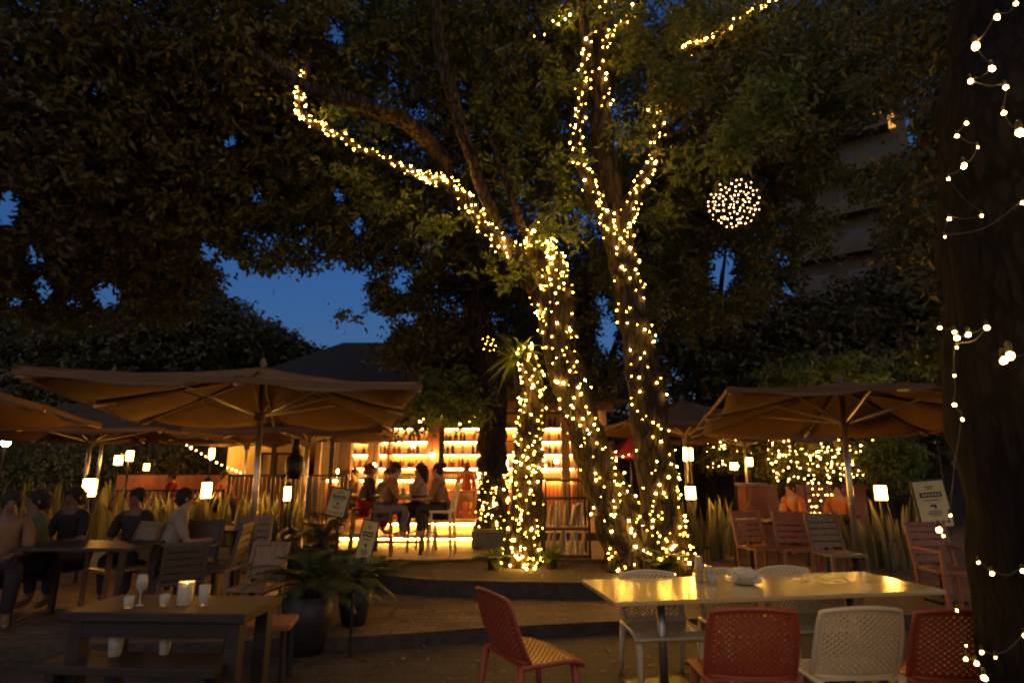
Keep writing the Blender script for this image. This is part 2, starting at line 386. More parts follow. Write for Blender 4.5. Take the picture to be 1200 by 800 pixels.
# ------------------------------------------------------------------ the ground
def sheet(name, pts, z, ms):
    o = MB().add([(p[0], p[1], z) for p in pts], [tuple(range(len(pts)))]).build(name, ms); return tag(o, kind='structure')
sheet('ground', [(-90, -20), (90, -20), (90, 160), (-90, 160)], -.01, 'ground')
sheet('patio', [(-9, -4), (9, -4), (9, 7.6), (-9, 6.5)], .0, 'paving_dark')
def pslab(name, pts, z0, z1, ms):
    m = MB().poly(pts, z0, z1); m.mi = [0 if i < 2 else 1 for i in range(len(m.f))]; return tag(m.build(name, [ms, 'stone_wall']), kind='structure')
EDGE = [(-16, 5.2), (-9, 5.35), (-3, 5.75), (-1.3, 5.98), (-.33, 6.25), (.9, 6.5), (3, 6.75), (9, 7.0), (16, 7.2)]
pslab('terrace', EDGE + [(16, 21), (-16, 21)], -.008, G, 'paving')
pslab('platform', [(-3.1, 9.68), (-.5, 9.62), (.75, 9.5), (2.2, 9.75), (2.6, 12.2), (-3.6, 12.2)], G - .05, PZ, 'deck')
pslab('bar_floor', [(-8.6, 12.25), (2.9, 12.25), (2.9, 18.2), (-8.6, 18.2)], G - .05, FZ, 'deck')
# planting bed in front of the wrapped trees, with its curved stone kerb
bed = [(-1.95, 8.45), (-1.6, 8.0), (-1.05, 7.72), (0, 7.58), (1.0, 7.52), (2.0, 7.6), (2.6, 7.95), (2.75, 8.7), (2.4, 9.4), (.7, 9.47), (-.55, 9.55), (-1.6, 9.3)]
pslab('planting_bed', [(p[0] * .97, p[1] + (.06 if p[1] < 8.3 else -.03)) for p in bed], G - .03, .285, 'soil')
kb = MB()
for i in range(len(bed)):
    a, b = Vector((*bed[i], 0)), Vector((*bed[(i + 1) % len(bed)], 0))
    n = (b - a).cross(Vector((0, 0, 1))).normalized() * -.11
    kb.add([(a.x, a.y, G - .02), (b.x, b.y, G - .02), (b.x + n.x, b.y + n.y, G - .02), (a.x + n.x, a.y + n.y, G - .02), (a.x, a.y, .32), (b.x, b.y, .32), (b.x + n.x, b.y + n.y, .32), (a.x + n.x, a.y + n.y, .32)],
           [(0, 1, 5, 4), (1, 2, 6, 5), (2, 3, 7, 6), (3, 0, 4, 7), (4, 5, 6, 7), (0, 3, 2, 1)])
tag(kb.build('bed_kerb', 'stone_wall'), kind='structure')

# ------------------------------------------------------------------ trees
GAPS = [  # openings between the crowns where dusk sky shows: (x, y, rx, ry)
    (292, 336, 32, 15), (345, 340, 46, 22), (395, 333, 34, 20), (318, 362, 20, 10), (372, 375, 20, 30), (352, 372, 26, 16), (393, 392, 40, 15), (440, 385, 18, 18), (418, 352, 14, 14),
    (125, 345, 15, 15), (88, 353, 6, 8), (52, 338, 9, 17), (20, 352, 9, 6), (8, 243, 13, 22), (40, 298, 9, 14), (110, 110, 8, 6), (60, 75, 9, 5),
    (246, 293, 9, 8), (266, 309, 10, 8), (318, 283, 6, 6), (398, 228, 7, 8), (420, 262, 5, 12), (712, 388, 11, 24), (847, 316, 15, 26), (706, 350, 6, 9), (470, 330, 8, 14), (476, 372, 10, 5),
    (928, 240, 8, 8), (1008, 176, 26, 17), (1046, 158, 24, 24), (975, 235, 16, 14), (1005, 265, 14, 20), (300, 230, 6, 6), (270, 165, 8, 6), (392, 40, 9, 14), (690, 255, 8, 5)]
def in_gap(pts, soft=0):
    x, y = pix(pts); bad = np.zeros(len(pts), bool)
    jx = rng.normal(0, 3.0, len(pts)); jy = rng.normal(0, 3.0, len(pts))
    for cx, cy, rx, ry in GAPS: bad |= (((x + jx - cx) / (rx + 3)) ** 2 + ((y + jy - cy) / (ry + 3)) ** 2) < 1
    return bad
def leaf_mesh(name, clumps, size, material, per=14, twig=.5, droop=.35, gaps=True, aspect=.42):
    """leaves on short twigs spread through ellipsoidal clumps (cx,cy,cz,rx,ry,rz,n)"""
    base = []
    for (cx, cy, cz, rx, ry, rz, n) in clumps:
        d = rng.normal(size=(n, 3)); d /= np.linalg.norm(d, axis=1)[:, None]
        r = rng.random(n) ** .42
        base.append(np.stack([cx + d[:, 0] * r * rx, cy + d[:, 1] * r * ry, cz + d[:, 2] * r * rz], 1))
    base = np.concatenate(base); n = len(base)
    td = rng.normal(size=(n, 3)); td[:, 2] = td[:, 2] * .45 - droop; td /= np.linalg.norm(td, axis=1)[:, None]
    t = rng.random((n, per)) * twig
    pos = base[:, None, :] + td[:, None, :] * t[..., None] + rng.normal(0, size * .35, (n, per, 3))
    pos = pos.reshape(-1, 3); tdr = np.repeat(td, per, 0)
    if gaps:
        keep = ~in_gap(np.repeat(base + td * twig * .4, per, 0)) | (rng.random(len(pos)) < .03)
        keep &= ~in_gap(pos) | (rng.random(len(pos)) < .12)
        pos, tdr = pos[keep], tdr[keep]
    k = len(pos)
    ax = tdr * .5 + rng.normal(size=(k, 3)) * .75; ax[:, 2] -= .25; ax /= np.linalg.norm(ax, axis=1)[:, None]
    sd = np.cross(ax, rng.normal(size=(k, 3))); sd /= np.linalg.norm(sd, axis=1)[:, None]; nn = np.cross(ax, sd)
    s = (size * (.65 + .7 * rng.random(k)))[:, None]; w = s * aspect * .5
    v = np.empty((k, 4, 3), np.float32)
    v[:, 0] = pos; v[:, 1] = pos + ax * s * .42 + sd * w + nn * s * .07; v[:, 2] = pos + ax * s - nn * s * .06; v[:, 3] = pos + ax * s * .42 - sd * w + nn * s * .07
    me = bpy.data.meshes.new(name); me.vertices.add(k * 4); me.loops.add(k * 4); me.polygons.add(k)
    me.vertices.foreach_set('co', v.ravel()); me.loops.foreach_set('vertex_index', np.arange(k * 4, dtype=np.int32))
    me.polygons.foreach_set('loop_start', np.arange(0, k * 4, 4, dtype=np.int32)); me.polygons.foreach_set('loop_total', np.full(k, 4, np.int32))
    me.materials.append(M[material]); me.update(); me.validate(); return me
PATHS = {}
def wob(pts, rad, sub=6, amp=.04):
    p, r = catmull(pts, rad, sub)
    p = [q + Vector(rng.normal(0, amp * rr * 2, 3)) if 0 < i < len(p) - 1 else q for i, (q, rr) in enumerate(zip(p, r))]
    r = [rr * (1 + rng.normal(0, .035)) for rr in r]; return p, r
def tree(label, base, limbs, clumps, leafsize, bark='bark', leaf='leaf', per=14, twig=.5, droop=.35, group=None, gaps=True, name='tree', amp=.03, n=20, aspect=.42):
    base = Vector(base); root = empty(name, base, 0, label, 'tree', group)
    mb = MB(); tips = []
    for key, pts, rad in limbs:
        p, r = wob(pts, rad, 6, amp); PATHS[key] = (p, r); k0 = len(mb.v); mb.tube([q - base for q in p], r, n); mb.rough(k0, min(.05, r[0] * .22), 2.6); tips += list(zip(p, r))[len(p) // 4:]
    for c in clumps or ():                      # side branches out into every clump
        for _ in range(3):
            d = Vector(rng.normal(size=3)).normalized() * random.uniform(.3, .9); e = Vector((c[0] + d.x * c[3], c[1] + d.y * c[4], c[2] + d.z * c[5]))
            s0, r0 = min(tips, key=lambda q: (q[0] - e).length + random.random() * .6)
            if .4 < (e - s0).length < 4 and e.z > s0.z - .25:
                m = s0.lerp(e, .5) + Vector(rng.normal(0, .18, 3)) * (e - s0).length * .5; q, rr = catmull([s0, m, e], [min(r0 * .45, .05), .022, .008], 5); mb.tube([x - base for x in q], rr, 6)
    t = mb.build('trunk', bark, root, True)
    if clumps:
        sh = [(c[0] - base.x, c[1] - base.y, c[2] - base.z, *c[3:]) for c in clumps]
        me = leaf_mesh('crown', clumps, leafsize, leaf, per, twig, droop, gaps, aspect)
        co = np.empty(len(me.vertices) * 3, np.float32); me.vertices.foreach_get('co', co); co = co.reshape(-1, 3) - np.array(base, np.float32)
        me.vertices.foreach_set('co', co.ravel()); me.update(); link('crown', me, root)
    return root
def pp(l): return [P(*a) for a in l]
def cl(x, y, Y, rx, ry, rz, n): p = P(x, y, Y); return (p.x, p.y, p.z, rx, ry, rz, n)

BZ = .27
def based(l, z=BZ):  # first point sits in the soil
    q = pp(l); q[0].z = z; return q
YT = 8.6
t1 = tree('big leaning tree wound with fairy lights, its long limb reaching up left', (P(748, 668, YT).x, YT, BZ), [
    ('t1', based([(756, 678, YT), (742, 640, YT), (716, 585, YT), (684, 500, YT + .05), (660, 420, YT + .1), (645, 350, YT + .1), (636, 300, YT + .1), (618, 268, YT + .15)]), [.62, .42, .3, .27, .27, .29, .27, .17]),
    ('t1fat', pp([(662, 400, YT + .05), (655, 345, YT), (646, 305, YT), (640, 278, YT)]), [.2, .24, .2, .06]),
    ('t1a', pp([(632, 335, YT), (600, 300, YT - .1), (560, 256, YT - .2), (532, 222, YT - .3), (500, 207, YT - .4), (470, 199, YT - .5), (430, 178, YT - .6), (392, 158, YT - .7), (362, 142, YT - .8), (352, 122, YT - .8), (357, 85, YT - .8), (372, 20, YT - .7), (380, -60, YT - .6)]),
        [.2, .16, .14, .12, .09, .075, .07, .07, .075, .075, .06, .05, .035]),
    ('t1b', pp([(548, 240, YT + .1), (524, 205, YT + .05), (512, 178, YT - .15), (480, 145, YT - .7), (425, 122, YT - 1.2), (370, 108, YT - 1.5), (300, 60, YT - 1.4)]), [.14, .14, .14, .125, .105, .08, .05]),
    ('t1c', pp([(585, 270, YT - .1), (560, 205, YT - .5), (535, 130, YT - .9), (515, 50, YT - 1.2), (505, -60, YT - 1.3)]), [.1, .1, .095, .09, .08]),
    ('t1d', pp([(612, 270, YT - .1), (600, 232, YT - .4), (586, 196, YT - .6), (574, 160, YT - .8)]), [.07, .055, .045, .03])],
    [cl(430, 60, 9, 2.2, 2, 1.5, 750), cl(560, 90, 9.5, 1.8, 1.8, 1.6, 650), cl(330, 130, 9.5, 1.9, 2, 1.5, 800), cl(480, 260, 10.5, 1.8, 1.5, 1.1, 750), cl(380, 240, 10.5, 1.8, 1.6, 1.2, 850),
     cl(500, -60, 8, 3, 2, 1.3, 420), cl(600, 180, 10.5, 1.5, 1.2, 1.4, 480), cl(270, 220, 10, 1.6, 1.5, 1.3, 520), cl(400, 370, 10.5, .4, .4, .24, 46), cl(330, 312, 10.5, .8, .7, .25, 70), cl(460, 340, 11, .6, .6, .5, 120), cl(560, 40, 13.5, 2.2, 1.3, 1.6, 520), cl(420, 50, 13.5, 2.2, 1.3, 1.6, 480), cl(520, 200, 13.5, 1.8, 1.2, 1.5, 400), cl(420, 190, 13, 1.6, 1.2, 1.0, 300)],
    .125, 'bark_pale', 'leaf', per=15)
YU = 8.3
t2 = tree('upright forked tree wound with fairy lights right of the leaning one', (P(778, 668, YU).x, YU, BZ), [
    ('t2', based([(786, 676, YU), (780, 640, YU), (773, 590, YU), (763, 500, YU), (748, 400, YU), (733, 320, YU), (722, 262, YU)]), [.5, .33, .27, .25, .23, .225, .22]),
    ('t2m', pp([(724, 275, YU), (713, 215, YU + .05), (705, 150, YU + .1), (704, 90, YU + .1), (703, 20, YU + .1), (705, -60, YU + .1)]), [.2, .19, .18, .17, .15, .12]),
    ('t2l', pp([(720, 275, YU - .05), (706, 250, YU - .15), (688, 212, YU - .2), (676, 165, YU - .2), (680, 120, YU - .2), (687, 60, YU - .2), (678, -30, YU - .2)]), [.15, .12, .105, .1, .1, .09, .07]),
    ('t2r', pp([(726, 275, YU), (736, 248, YU - .1), (752, 216, YU - .15), (768, 180, YU - .15), (766, 140, YU - .1), (770, 100, YU), (786, 72, YU), (806, 60, YU), (835, 48, YU), (872, 22, YU), (906, 2, YU), (960, -50, YU)]),
        [.14, .12, .11, .13, .13, .11, .1, .09, .075, .065, .055, .04]),
    ('t2t', pp([(704, 55, YU), (722, 38, YU - .1), (742, 12, YU - .15), (756, -40, YU - .15)]), [.07, .06, .055, .04])],
    [cl(880, 90, 9, 1.7, 1.6, 1.5, 620), cl(970, 140, 10, 1.8, 1.7, 1.5, 640), cl(800, 180, 10.5, 1.6, 1.4, 1.6, 560), cl(760, 30, 9, 1.8, 1.8, 1.3, 420), cl(900, 250, 11, 1.6, 1.4, 1.2, 460), cl(1020, 30, 9.5, 2, 1.8, 1.4, 560),
     cl(640, 60, 9.5, 1.2, 1.3, 1.4, 330), cl(820, 330, 11.5, 1.5, 1.3, 1.2, 480), cl(880, 140, 7.6, .55, .5, .55, 75), cl(790, 100, 7.8, .35, .35, .5, 40), cl(1080, 200, 11, 1.4, 1.4, 1.5, 380), cl(735, 330, 10.5, .9, .8, 1, 190), cl(720, 70, 13.5, 2.2, 1.3, 1.6, 560), cl(860, 60, 13.5, 2.2, 1.3, 1.8, 560), cl(1000, 60, 13.5, 2.2, 1.3, 1.8, 520), cl(650, 170, 13.5, 1.6, 1.2, 1.6, 380)],
    .125, 'bark', 'leaf', per=15)
YP = 9.0
pand = tree('short stout palm trunk densely wound with fairy lights below a leafy tuft', (P(612, 664, YP).x, YP, BZ), [
    ('pd', based([(611, 672, YP), (614, 630, YP), (617, 570, YP), (622, 510, YP), (622, 450, YP), (616, 405, YP)]), [.27, .25, .235, .22, .2, .13])], None, .1, 'bark_pale', name='palm_tree')
tf = MB()
c0 = P(606, 418, YP) - pand.location
for i in range(70):
    a = rng.random() * 6.283; el = rng.uniform(-.5, 1.2); L = rng.uniform(.35, .75)
    d = Vector((math.cos(a) * math.cos(el), math.sin(a) * math.cos(el), math.sin(el))); s_ = d.cross(Vector((0, 0, 1))).normalized()
    q = c0 + Vector(rng.normal(0, .07, 3)); vs = []
    for j in range(5):
        t = j / 4; w = .028 * (1 - t) ** .6 + .002; pt = q + d * L * t + Vector((0, 0, -.38 * L * t * t)); vs += [pt - s_ * w, pt + Vector((0, 0, -.01)), pt + s_ * w]
    tf.add(vs, [(3 * j + k, 3 * j + k + 1, 3 * j + k + 4, 3 * j + k + 3) for j in range(4) for k in (0, 1)])
tf.build('crown', 'leaf_yellow_lit', pand)
YB = 11.6
t3 = tree('dark straight tree by the bar steps with lights round its foot', (P(577, 640, YB).x, YB, PZ), [
    ('t3', based([(576, 640, YB), (577, 590, YB), (577, 530, YB), (577, 470, YB), (572, 420, YB), (560, 370, YB), (552, 330, YB)], PZ), [.36, .3, .28, .28, .27, .22, .16]),
    ('t3b', pp([(577, 440, YB), (610, 400, YB + .2), (640, 360, YB + .4)]), [.18, .14, .09])],
    [cl(500, 395, 12, 1.2, 1.2, .6, 520), cl(525, 465, 12, .95, .9, .42, 420), cl(560, 420, 12.6, 1.3, 1, .8, 520), cl(660, 420, 13, 1.6, 1.1, 1.1, 560), cl(480, 480, 12.4, .5, .6, .3, 120), cl(560, 330, 12.5, 1.6, 1.2, 1, 520), cl(690, 340, 13.5, 1.5, 1.2, 1.2, 420), cl(455, 350, 12.6, .7, .7, .7, 150)],
    .13, 'bark_dark', 'leaf_olive', per=14)
# tree at the left edge: trunk beyond the frame, crown overhead
left_t = tree('dark broad tree whose crown fills the upper left', (-10.2, 7.2, G), [
    ('t4', [Vector((-10.2, 7.2, G)), Vector((-10.1, 7.3, 2)), Vector((-9.9, 7.6, 4)), Vector((-9.2, 8, 6)), Vector((-8, 8.4, 8))], [.42, .34, .3, .24, .12])],
    [cl(60, 60, 8, 2.2, 2, 1.6, 760), cl(180, 40, 8.5, 2.2, 2, 1.6, 760), cl(120, 170, 9, 2.2, 2, 1.5, 860), cl(30, 220, 9, 1.6, 1.6, 1.3, 560), cl(220, 150, 9.5, 1.8, 1.8, 1.4, 640), cl(100, 280, 10.5, 1.9, 1.6, .9, 640), cl(200, 270, 10.5, 1.6, 1.5, 1.0, 640),
     cl(10, 320, 11, 1.2, 1.2, 1.0, 420), cl(160, 330, 11.5, 1.5, 1.2, .8, 460), cl(-60, 100, 8, 2, 2, 2.4, 520), cl(290, 20, 8, 1.6, 1.6, 1.4, 420), cl(70, 345, 11.5, 1.2, 1, .5, 330)],
    .14, 'bark_dark', 'leaf_olive', per=14)
YN = 2.95
nx = P(1118, 551, YN).x + .53
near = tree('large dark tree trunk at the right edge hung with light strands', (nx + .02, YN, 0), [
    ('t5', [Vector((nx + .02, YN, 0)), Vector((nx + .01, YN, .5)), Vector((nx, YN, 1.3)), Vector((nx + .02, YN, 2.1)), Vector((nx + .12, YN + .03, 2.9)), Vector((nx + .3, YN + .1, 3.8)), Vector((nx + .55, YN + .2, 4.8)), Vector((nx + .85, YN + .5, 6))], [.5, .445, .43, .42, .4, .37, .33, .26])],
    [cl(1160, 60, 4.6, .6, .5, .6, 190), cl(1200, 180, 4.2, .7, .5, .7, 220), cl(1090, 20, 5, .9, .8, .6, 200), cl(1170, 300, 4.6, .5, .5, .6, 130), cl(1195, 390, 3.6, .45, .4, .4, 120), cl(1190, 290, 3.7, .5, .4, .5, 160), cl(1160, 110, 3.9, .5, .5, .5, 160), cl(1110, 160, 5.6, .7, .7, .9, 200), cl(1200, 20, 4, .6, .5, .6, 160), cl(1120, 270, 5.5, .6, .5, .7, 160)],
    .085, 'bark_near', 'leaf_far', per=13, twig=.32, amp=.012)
# trees beyond the garden
FAR = [  # label, x, base Y, height-defining clumps
    ('dark rounded tree beyond the umbrellas, farthest left', 40, 21, [(30, 395, 21, 3, 2.4, 1.7, 520), (110, 410, 21, 2.4, 2, 1.2, 380), (-30, 350, 21, 2.6, 2, 2.2, 340), (60, 470, 20, 3.4, 1.4, 1.3, 420), (-20, 480, 19.5, 2.6, 1.4, 1.3, 320)]),
    ('dark spreading tree beyond the left umbrellas, its top against the blue gap', 210, 22, [(190, 395, 22, 2.6, 2, 1.6, 520), (260, 385, 22, 2.4, 2, 1.7, 520), (230, 350, 22.5, 1.7, 1.6, 1.2, 280), (150, 400, 22, 2, 2, 1.3, 300), (190, 465, 21, 3, 1.4, 1.2, 380)]),
    ('bushy dark tree beside the pavilion roof', 320, 24, [(320, 400, 24, 2, 1.8, 1.1, 420), (345, 415, 24, 1.5, 1.5, .7, 260), (290, 412, 24, 2, 1.5, 1.3, 260)]),
    ('tall dark tree behind the forked trunk', 690, 21, [(690, 440, 21, 2.2, 2, 2.6, 520), (640, 360, 21, 2.4, 2, 3, 620), (750, 330, 21, 2.6, 2, 2.8, 620), (580, 300, 21, 2.4, 2, 2.2, 480), (700, 220, 20, 2.8, 2, 2.4, 520)]),
    ('broad dark tree behind the right umbrellas, left of the glowing hedge', 830, 19, [(820, 420, 19, 2, 1.8, 1.8, 520), (890, 380, 19, 2.2, 1.8, 2, 560), (850, 300, 19, 2.2, 1.8, 1.7, 480), (780, 230, 19, 2.4, 1.8, 2, 480), (880, 200, 19, 2.2, 1.8, 1.6, 380)]),
    ('dark leafy tree below the apartment tower', 1000, 18, [(960, 400, 18, 2, 1.7, 1.5, 520), (1040, 380, 18, 2.2, 1.7, 1.8, 560), (960, 500, 18, 2.4, 1.2, 1.2, 340), (1080, 500, 17.5, 2.2, 1.2, 1.2, 300), (1100, 330, 18, 2, 1.7, 2.2, 480), (1000, 440, 17.5, 2, 1.4, .8, 380), (930, 440, 17.5, 1.6, 1.4, .8, 300)]),
    ('dark tree rising behind the near right trunk', 1150, 17, [(1140, 250, 17, 2.4, 1.7, 2.6, 560), (1190, 380, 17, 2, 1.7, 2.6, 480), (1110, 440, 17, 1.6, 1.4, 1, 280), (1180, 130, 17, 2.4, 1.7, 2, 380)])]
for k, (lb, x, Y, cs) in enumerate(FAR):
    b = P(x, 551, Y); top = P(cs[0][0], cs[0][1], Y)
    limbs = [('f', [Vector((b.x, Y, G)), Vector((b.x + .1, Y, 2.4)), Vector((top.x * .5 + b.x * .5, Y, top.z * .8)), top], [.34, .28, .22, .1])]
    for c in cs[1:3]:
        q = P(c[0], c[1], c[2]); limbs.append(('f', [Vector((b.x + .1, Y, 2.6)), (Vector((b.x, Y, 2.8)) + q) / 2 + Vector((0, 0, .3)), q], [.16, .12, .05]))
    tree(lb, (b.x, Y, G), limbs, [cl(*c) for c in cs], .24, 'bark_dark', 'leaf_far', per=12, twig=.8, group='trees beyond the garden', n=10)

def spray(root, cs, size=.12):  # extra clumps in the brighter leaf colour, painted as if lamplit
    me = leaf_mesh('foliage', cs, size, 'leaf_yellow_lit', 14, .4, .3, False); l = root.location
    co = np.empty(len(me.vertices) * 3, np.float32); me.vertices.foreach_get('co', co); co = co.reshape(-1, 3) - np.array(l, np.float32)
    me.vertices.foreach_set('co', co.ravel()); me.update(); link('foliage', me, root)
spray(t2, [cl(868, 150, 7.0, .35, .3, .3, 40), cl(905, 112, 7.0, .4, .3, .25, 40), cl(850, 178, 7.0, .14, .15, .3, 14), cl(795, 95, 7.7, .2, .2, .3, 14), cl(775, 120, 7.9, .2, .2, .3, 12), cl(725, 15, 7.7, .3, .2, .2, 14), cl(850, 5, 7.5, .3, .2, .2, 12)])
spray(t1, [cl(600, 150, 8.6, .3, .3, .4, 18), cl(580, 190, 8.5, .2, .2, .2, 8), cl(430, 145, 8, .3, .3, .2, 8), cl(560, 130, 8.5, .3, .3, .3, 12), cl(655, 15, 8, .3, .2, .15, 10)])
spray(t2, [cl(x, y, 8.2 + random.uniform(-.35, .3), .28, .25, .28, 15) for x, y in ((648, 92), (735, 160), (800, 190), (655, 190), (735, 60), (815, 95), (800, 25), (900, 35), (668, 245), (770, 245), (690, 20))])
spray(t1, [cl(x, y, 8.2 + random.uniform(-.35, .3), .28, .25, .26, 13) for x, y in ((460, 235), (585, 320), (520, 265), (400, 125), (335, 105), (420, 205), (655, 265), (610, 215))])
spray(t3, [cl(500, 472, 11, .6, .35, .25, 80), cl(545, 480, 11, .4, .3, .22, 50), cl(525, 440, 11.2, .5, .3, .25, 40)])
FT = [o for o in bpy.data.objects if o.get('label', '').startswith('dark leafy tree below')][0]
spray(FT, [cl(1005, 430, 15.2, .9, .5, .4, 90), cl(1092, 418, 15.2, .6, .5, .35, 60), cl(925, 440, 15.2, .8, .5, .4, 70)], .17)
for lb, x0, x1, Y, h in (('long dark backdrop wall added beyond the left terrace', -32, -8.2, 18.6, 3.3), ('long dark backdrop wall added beyond the right hedge', 3.4, 30, 19.4, 3.3)):  # walls added to block the bright sky along the horizon
    wl = empty('backdrop_wall', ((x0 + x1) / 2, Y, -.01), 0, lb, 'wall', 'added backdrop walls'); MB().box((0, 0, h / 2), (x1 - x0, .3, h)).build('wall', 'dark_wall', wl); MB().box((0, 0, h + .04), (x1 - x0 + .1, .4, .08)).build('coping', 'dark_wall', wl)
# ------------------------------------------------------------------ fairy lights
def bulb_mesh(name, r, mt, sub=1):
    bm = bmesh.new(); bmesh.ops.create_icosphere(bm, subdivisions=sub, radius=r)
    for v in bm.verts: v.co.z *= 1.25
    me = bpy.data.meshes.new(name); bm.to_mesh(me); bm.free(); me.materials.append(M[mt]); return me
BM = {k: bulb_mesh('bulb', r, k, s) for k, r, s in (('bulb', .0085, 1), ('bulb_dim', .0085, 1), ('bulb_hot', .009, 1), ('bulb_pink', .0085, 1), ('bulb_near', .0085, 2), ('bulb_fill', .0085, 1), ('bulb_far', .013, 1))}
SOCK = MB().lathe([(.0075, 0), (.0075, .018), (.003, .026)], 8).mesh('socket', 'dark_metal', True)
def string(label, pts, bulbs, mats=(('bulb', .5), ('bulb_dim', .32), ('bulb_hot', .18)), wire=.003, size=1.0, group='strings of fairy lights', name='fairy_light_string', loc=None):
    loc = Vector(loc or pts[0]); root = empty(name, loc, 0, label, 'string lights', group)
    if pts and len(pts) > 1: MB().tube([p - loc for p in pts], wire, 4).build('wire', 'wire', root)
    ks = [m for m, _ in mats]; ws = [w for _, w in mats]
    for b in bulbs[:100]:
        o = link('bulb', BM[random.choices(ks, ws)[0]], root); o.location = b - loc
        s_ = size * random.choice((.45, .6, .75, .85, .9, 1.1, 1.5)) * random.uniform(.9, 1.1); o.scale = (s_,) * 3; o.rotation_euler = (random.random() * 3, random.random() * 3, 0)
        if ks[0] in ('bulb_near', 'bulb_fill'): so_ = link('socket', SOCK, root); so_.location = b - loc + Vector((0, 0, .011 * s_)); so_.scale = (max(s_, .8),) * 3
    return root
def wrap(key, a, b, nb, turns, off=.012, spread=115, jit=.06):
    """wire wound round a limb between fractions a..b; bulbs on the side that faces the garden"""
    p, r = PATHS[key]; n = len(p); wirepts, bl = [], []
    def fr(t):
        f = t * (n - 1); i = min(int(f), n - 2); w = f - i
        c = p[i].lerp(p[i + 1], w); rr = r[i] * (1 - w) + r[i + 1] * w
        ta = (p[min(i + 2, n - 1)] - p[max(i - 1, 0)]).normalized(); x = ta.cross(Vector((0, 1, 0))).normalized(); y = x.cross(ta)
        if y.y > 0: y = -y
        return c, rr, x, y
    steps = max(int(turns * 14), 12)
    for i in range(steps + 1):
        t = a + (b - a) * i / steps; c, rr, x, y = fr(t); an = turns * 2 * math.pi * i / steps
        wirepts.append(c + (x * math.sin(an) + y * math.cos(an)) * (rr + off))
    for i in range(nb):
        u = (i + random.random()) / nb; t = a + (b - a) * u; an = math.asin(random.uniform(-1, 1) * .98) * (1.18 if random.random() < .3 else 1)
        c, rr, x, y = fr(t); bl.append(c + (x * math.sin(an) + y * math.cos(an)) * (rr * random.uniform(1, 1 + jit) + off + .008))
    return wirepts, bl
for lb, key, a, b, nb, tn in (
    ('fairy lights on the foot of the leaning trunk', 't1', .03, .36, 82, 5), ('fairy lights on the middle of the leaning trunk', 't1', .36, .68, 66, 5), ('fairy lights below the fork of the leaning trunk', 't1', .66, .97, 84, 6),
    ('fairy lights crowding the bulge beside the leaning fork', 't1fat', .3, .95, 46, 3), ('fairy lights on the thick start of the left limb', 't1a', .08, .36, 74, 6), ('fairy lights on the thin stretch of the left limb', 't1a', .36, .62, 30, 5),
    ('fairy lights on the upturned elbow of the left limb', 't1a', .6, .84, 40, 5),
    ('fairy lights on the foot of the forked trunk', 't2', .05, .42, 76, 5), ('fairy lights on the middle of the forked trunk', 't2', .42, .94, 62, 4), ('fairy lights just below the fork of the upright trunk', 't2', .93, 1, 16, 1),
    ('fairy lights on the left arm of the forked tree', 't2l', .08, .86, 66, 8), ('fairy lights on the central stem of the forked tree', 't2m', .45, .92, 34, 4), ('fairy lights on the right arm of the forked tree', 't2r', .06, .42, 52, 6),
    ('fairy lights on the high right branch of the forked tree', 't2r', .58, .93, 46, 6), ('fairy lights on the twig that leans right at the very top', 't2t', .1, .95, 22, 3),
    ('fairy lights on the lower half of the stout palm', 'pd', .02, .5, 96, 9), ('fairy lights on the upper half of the stout palm', 'pd', .45, 1, 94, 8), ('fairy lights round the foot of the dark straight tree', 't3', .03, .27, 84, 6)):
    w, bl = wrap(key, a, b, nb, tn, jit=.18 if key in ('pd', 't1fat') else .07); string(lb, w, bl)
def loose(lb, px, Y, mats, size, jitter=0, wire=.003, group='strings of fairy lights', name='fairy_light_string', sagw=True):
    pts = [P(x, y, Y + random.uniform(-jitter, jitter)) for x, y in px]; sg = []
    for a, b in zip(pts, pts[1:]): sg += [a, a.lerp(b, .5) + Vector((random.uniform(-.01, .01), 0, -.16 * (Vector((a.x, a.y, 0)) - Vector((b.x, b.y, 0))).length))]
    wp, _ = catmull(sg + [pts[-1]], [1] * (len(sg) + 1), 4)
    return string(lb, wp, [q - Vector((0, 0, .012)) for q in pts], mats, wire * (.7 if mats[0][0] == 'bulb_near' else 1), size * (.74 if mats[0][0] == 'bulb_near' else 1), group, name)
loose('small cluster of fairy lights on twigs left of the forked tree top', [(626, 42), (638, 40), (648, 24), (655, 18), (662, 22), (668, 17), (655, 28)], 8.1, (('bulb', .6), ('bulb_hot', .4)), 1)
loose('little star shaped cluster of lights above the dark straight tree', [(566, 396), (572, 394), (578, 397), (569, 402), (575, 403), (581, 404), (567, 408), (574, 410), (579, 409), (571, 399), (577, 401)], 9.2, (('bulb_dim', 1),), .8)
loose('dangling light strand along the edge of the near dark trunk', [(1101, 381), (1118, 386), (1121, 393), (1134, 389), (1156, 381), (1121, 404), (1118, 437), (1118, 471), (1127, 488), (1113, 600), (1100, 617), (1105, 624), (1121, 711), (1131, 752), (1131, 768), (1144, 773), (1153, 790)], 2.55, (('bulb_near', 1),), 1.0, .02, group='light strands on the near tree')
loose('light strand hanging low across the near dark trunk bark', [(1146, 655), (1162, 668), (1198, 665), (1210, 690), (1200, 740), (1166, 766), (1150, 760)], 2.48, (('bulb_near', 1),), 1.0, .02, group='light strands on the near tree')
loose('light strand through the leaves at the top right corner', [(1190, 2), (1168, 18), (1143, 52), (1162, 78), (1137, 93), (1178, 100), (1176, 130), (1195, 153)], 2.5, (('bulb_near', 1),), 1.7, .1, group='light strands on the near tree')
loose('zigzag light strand in the leaves left of the near trunk', [(1132, 142), (1121, 157), (1145, 170), (1129, 192), (1111, 207), (1150, 250), (1112, 254), (1107, 275), (1198, 235)], 2.6, (('bulb_near', 1),), 1.2, .1, group='light strands on the near tree')
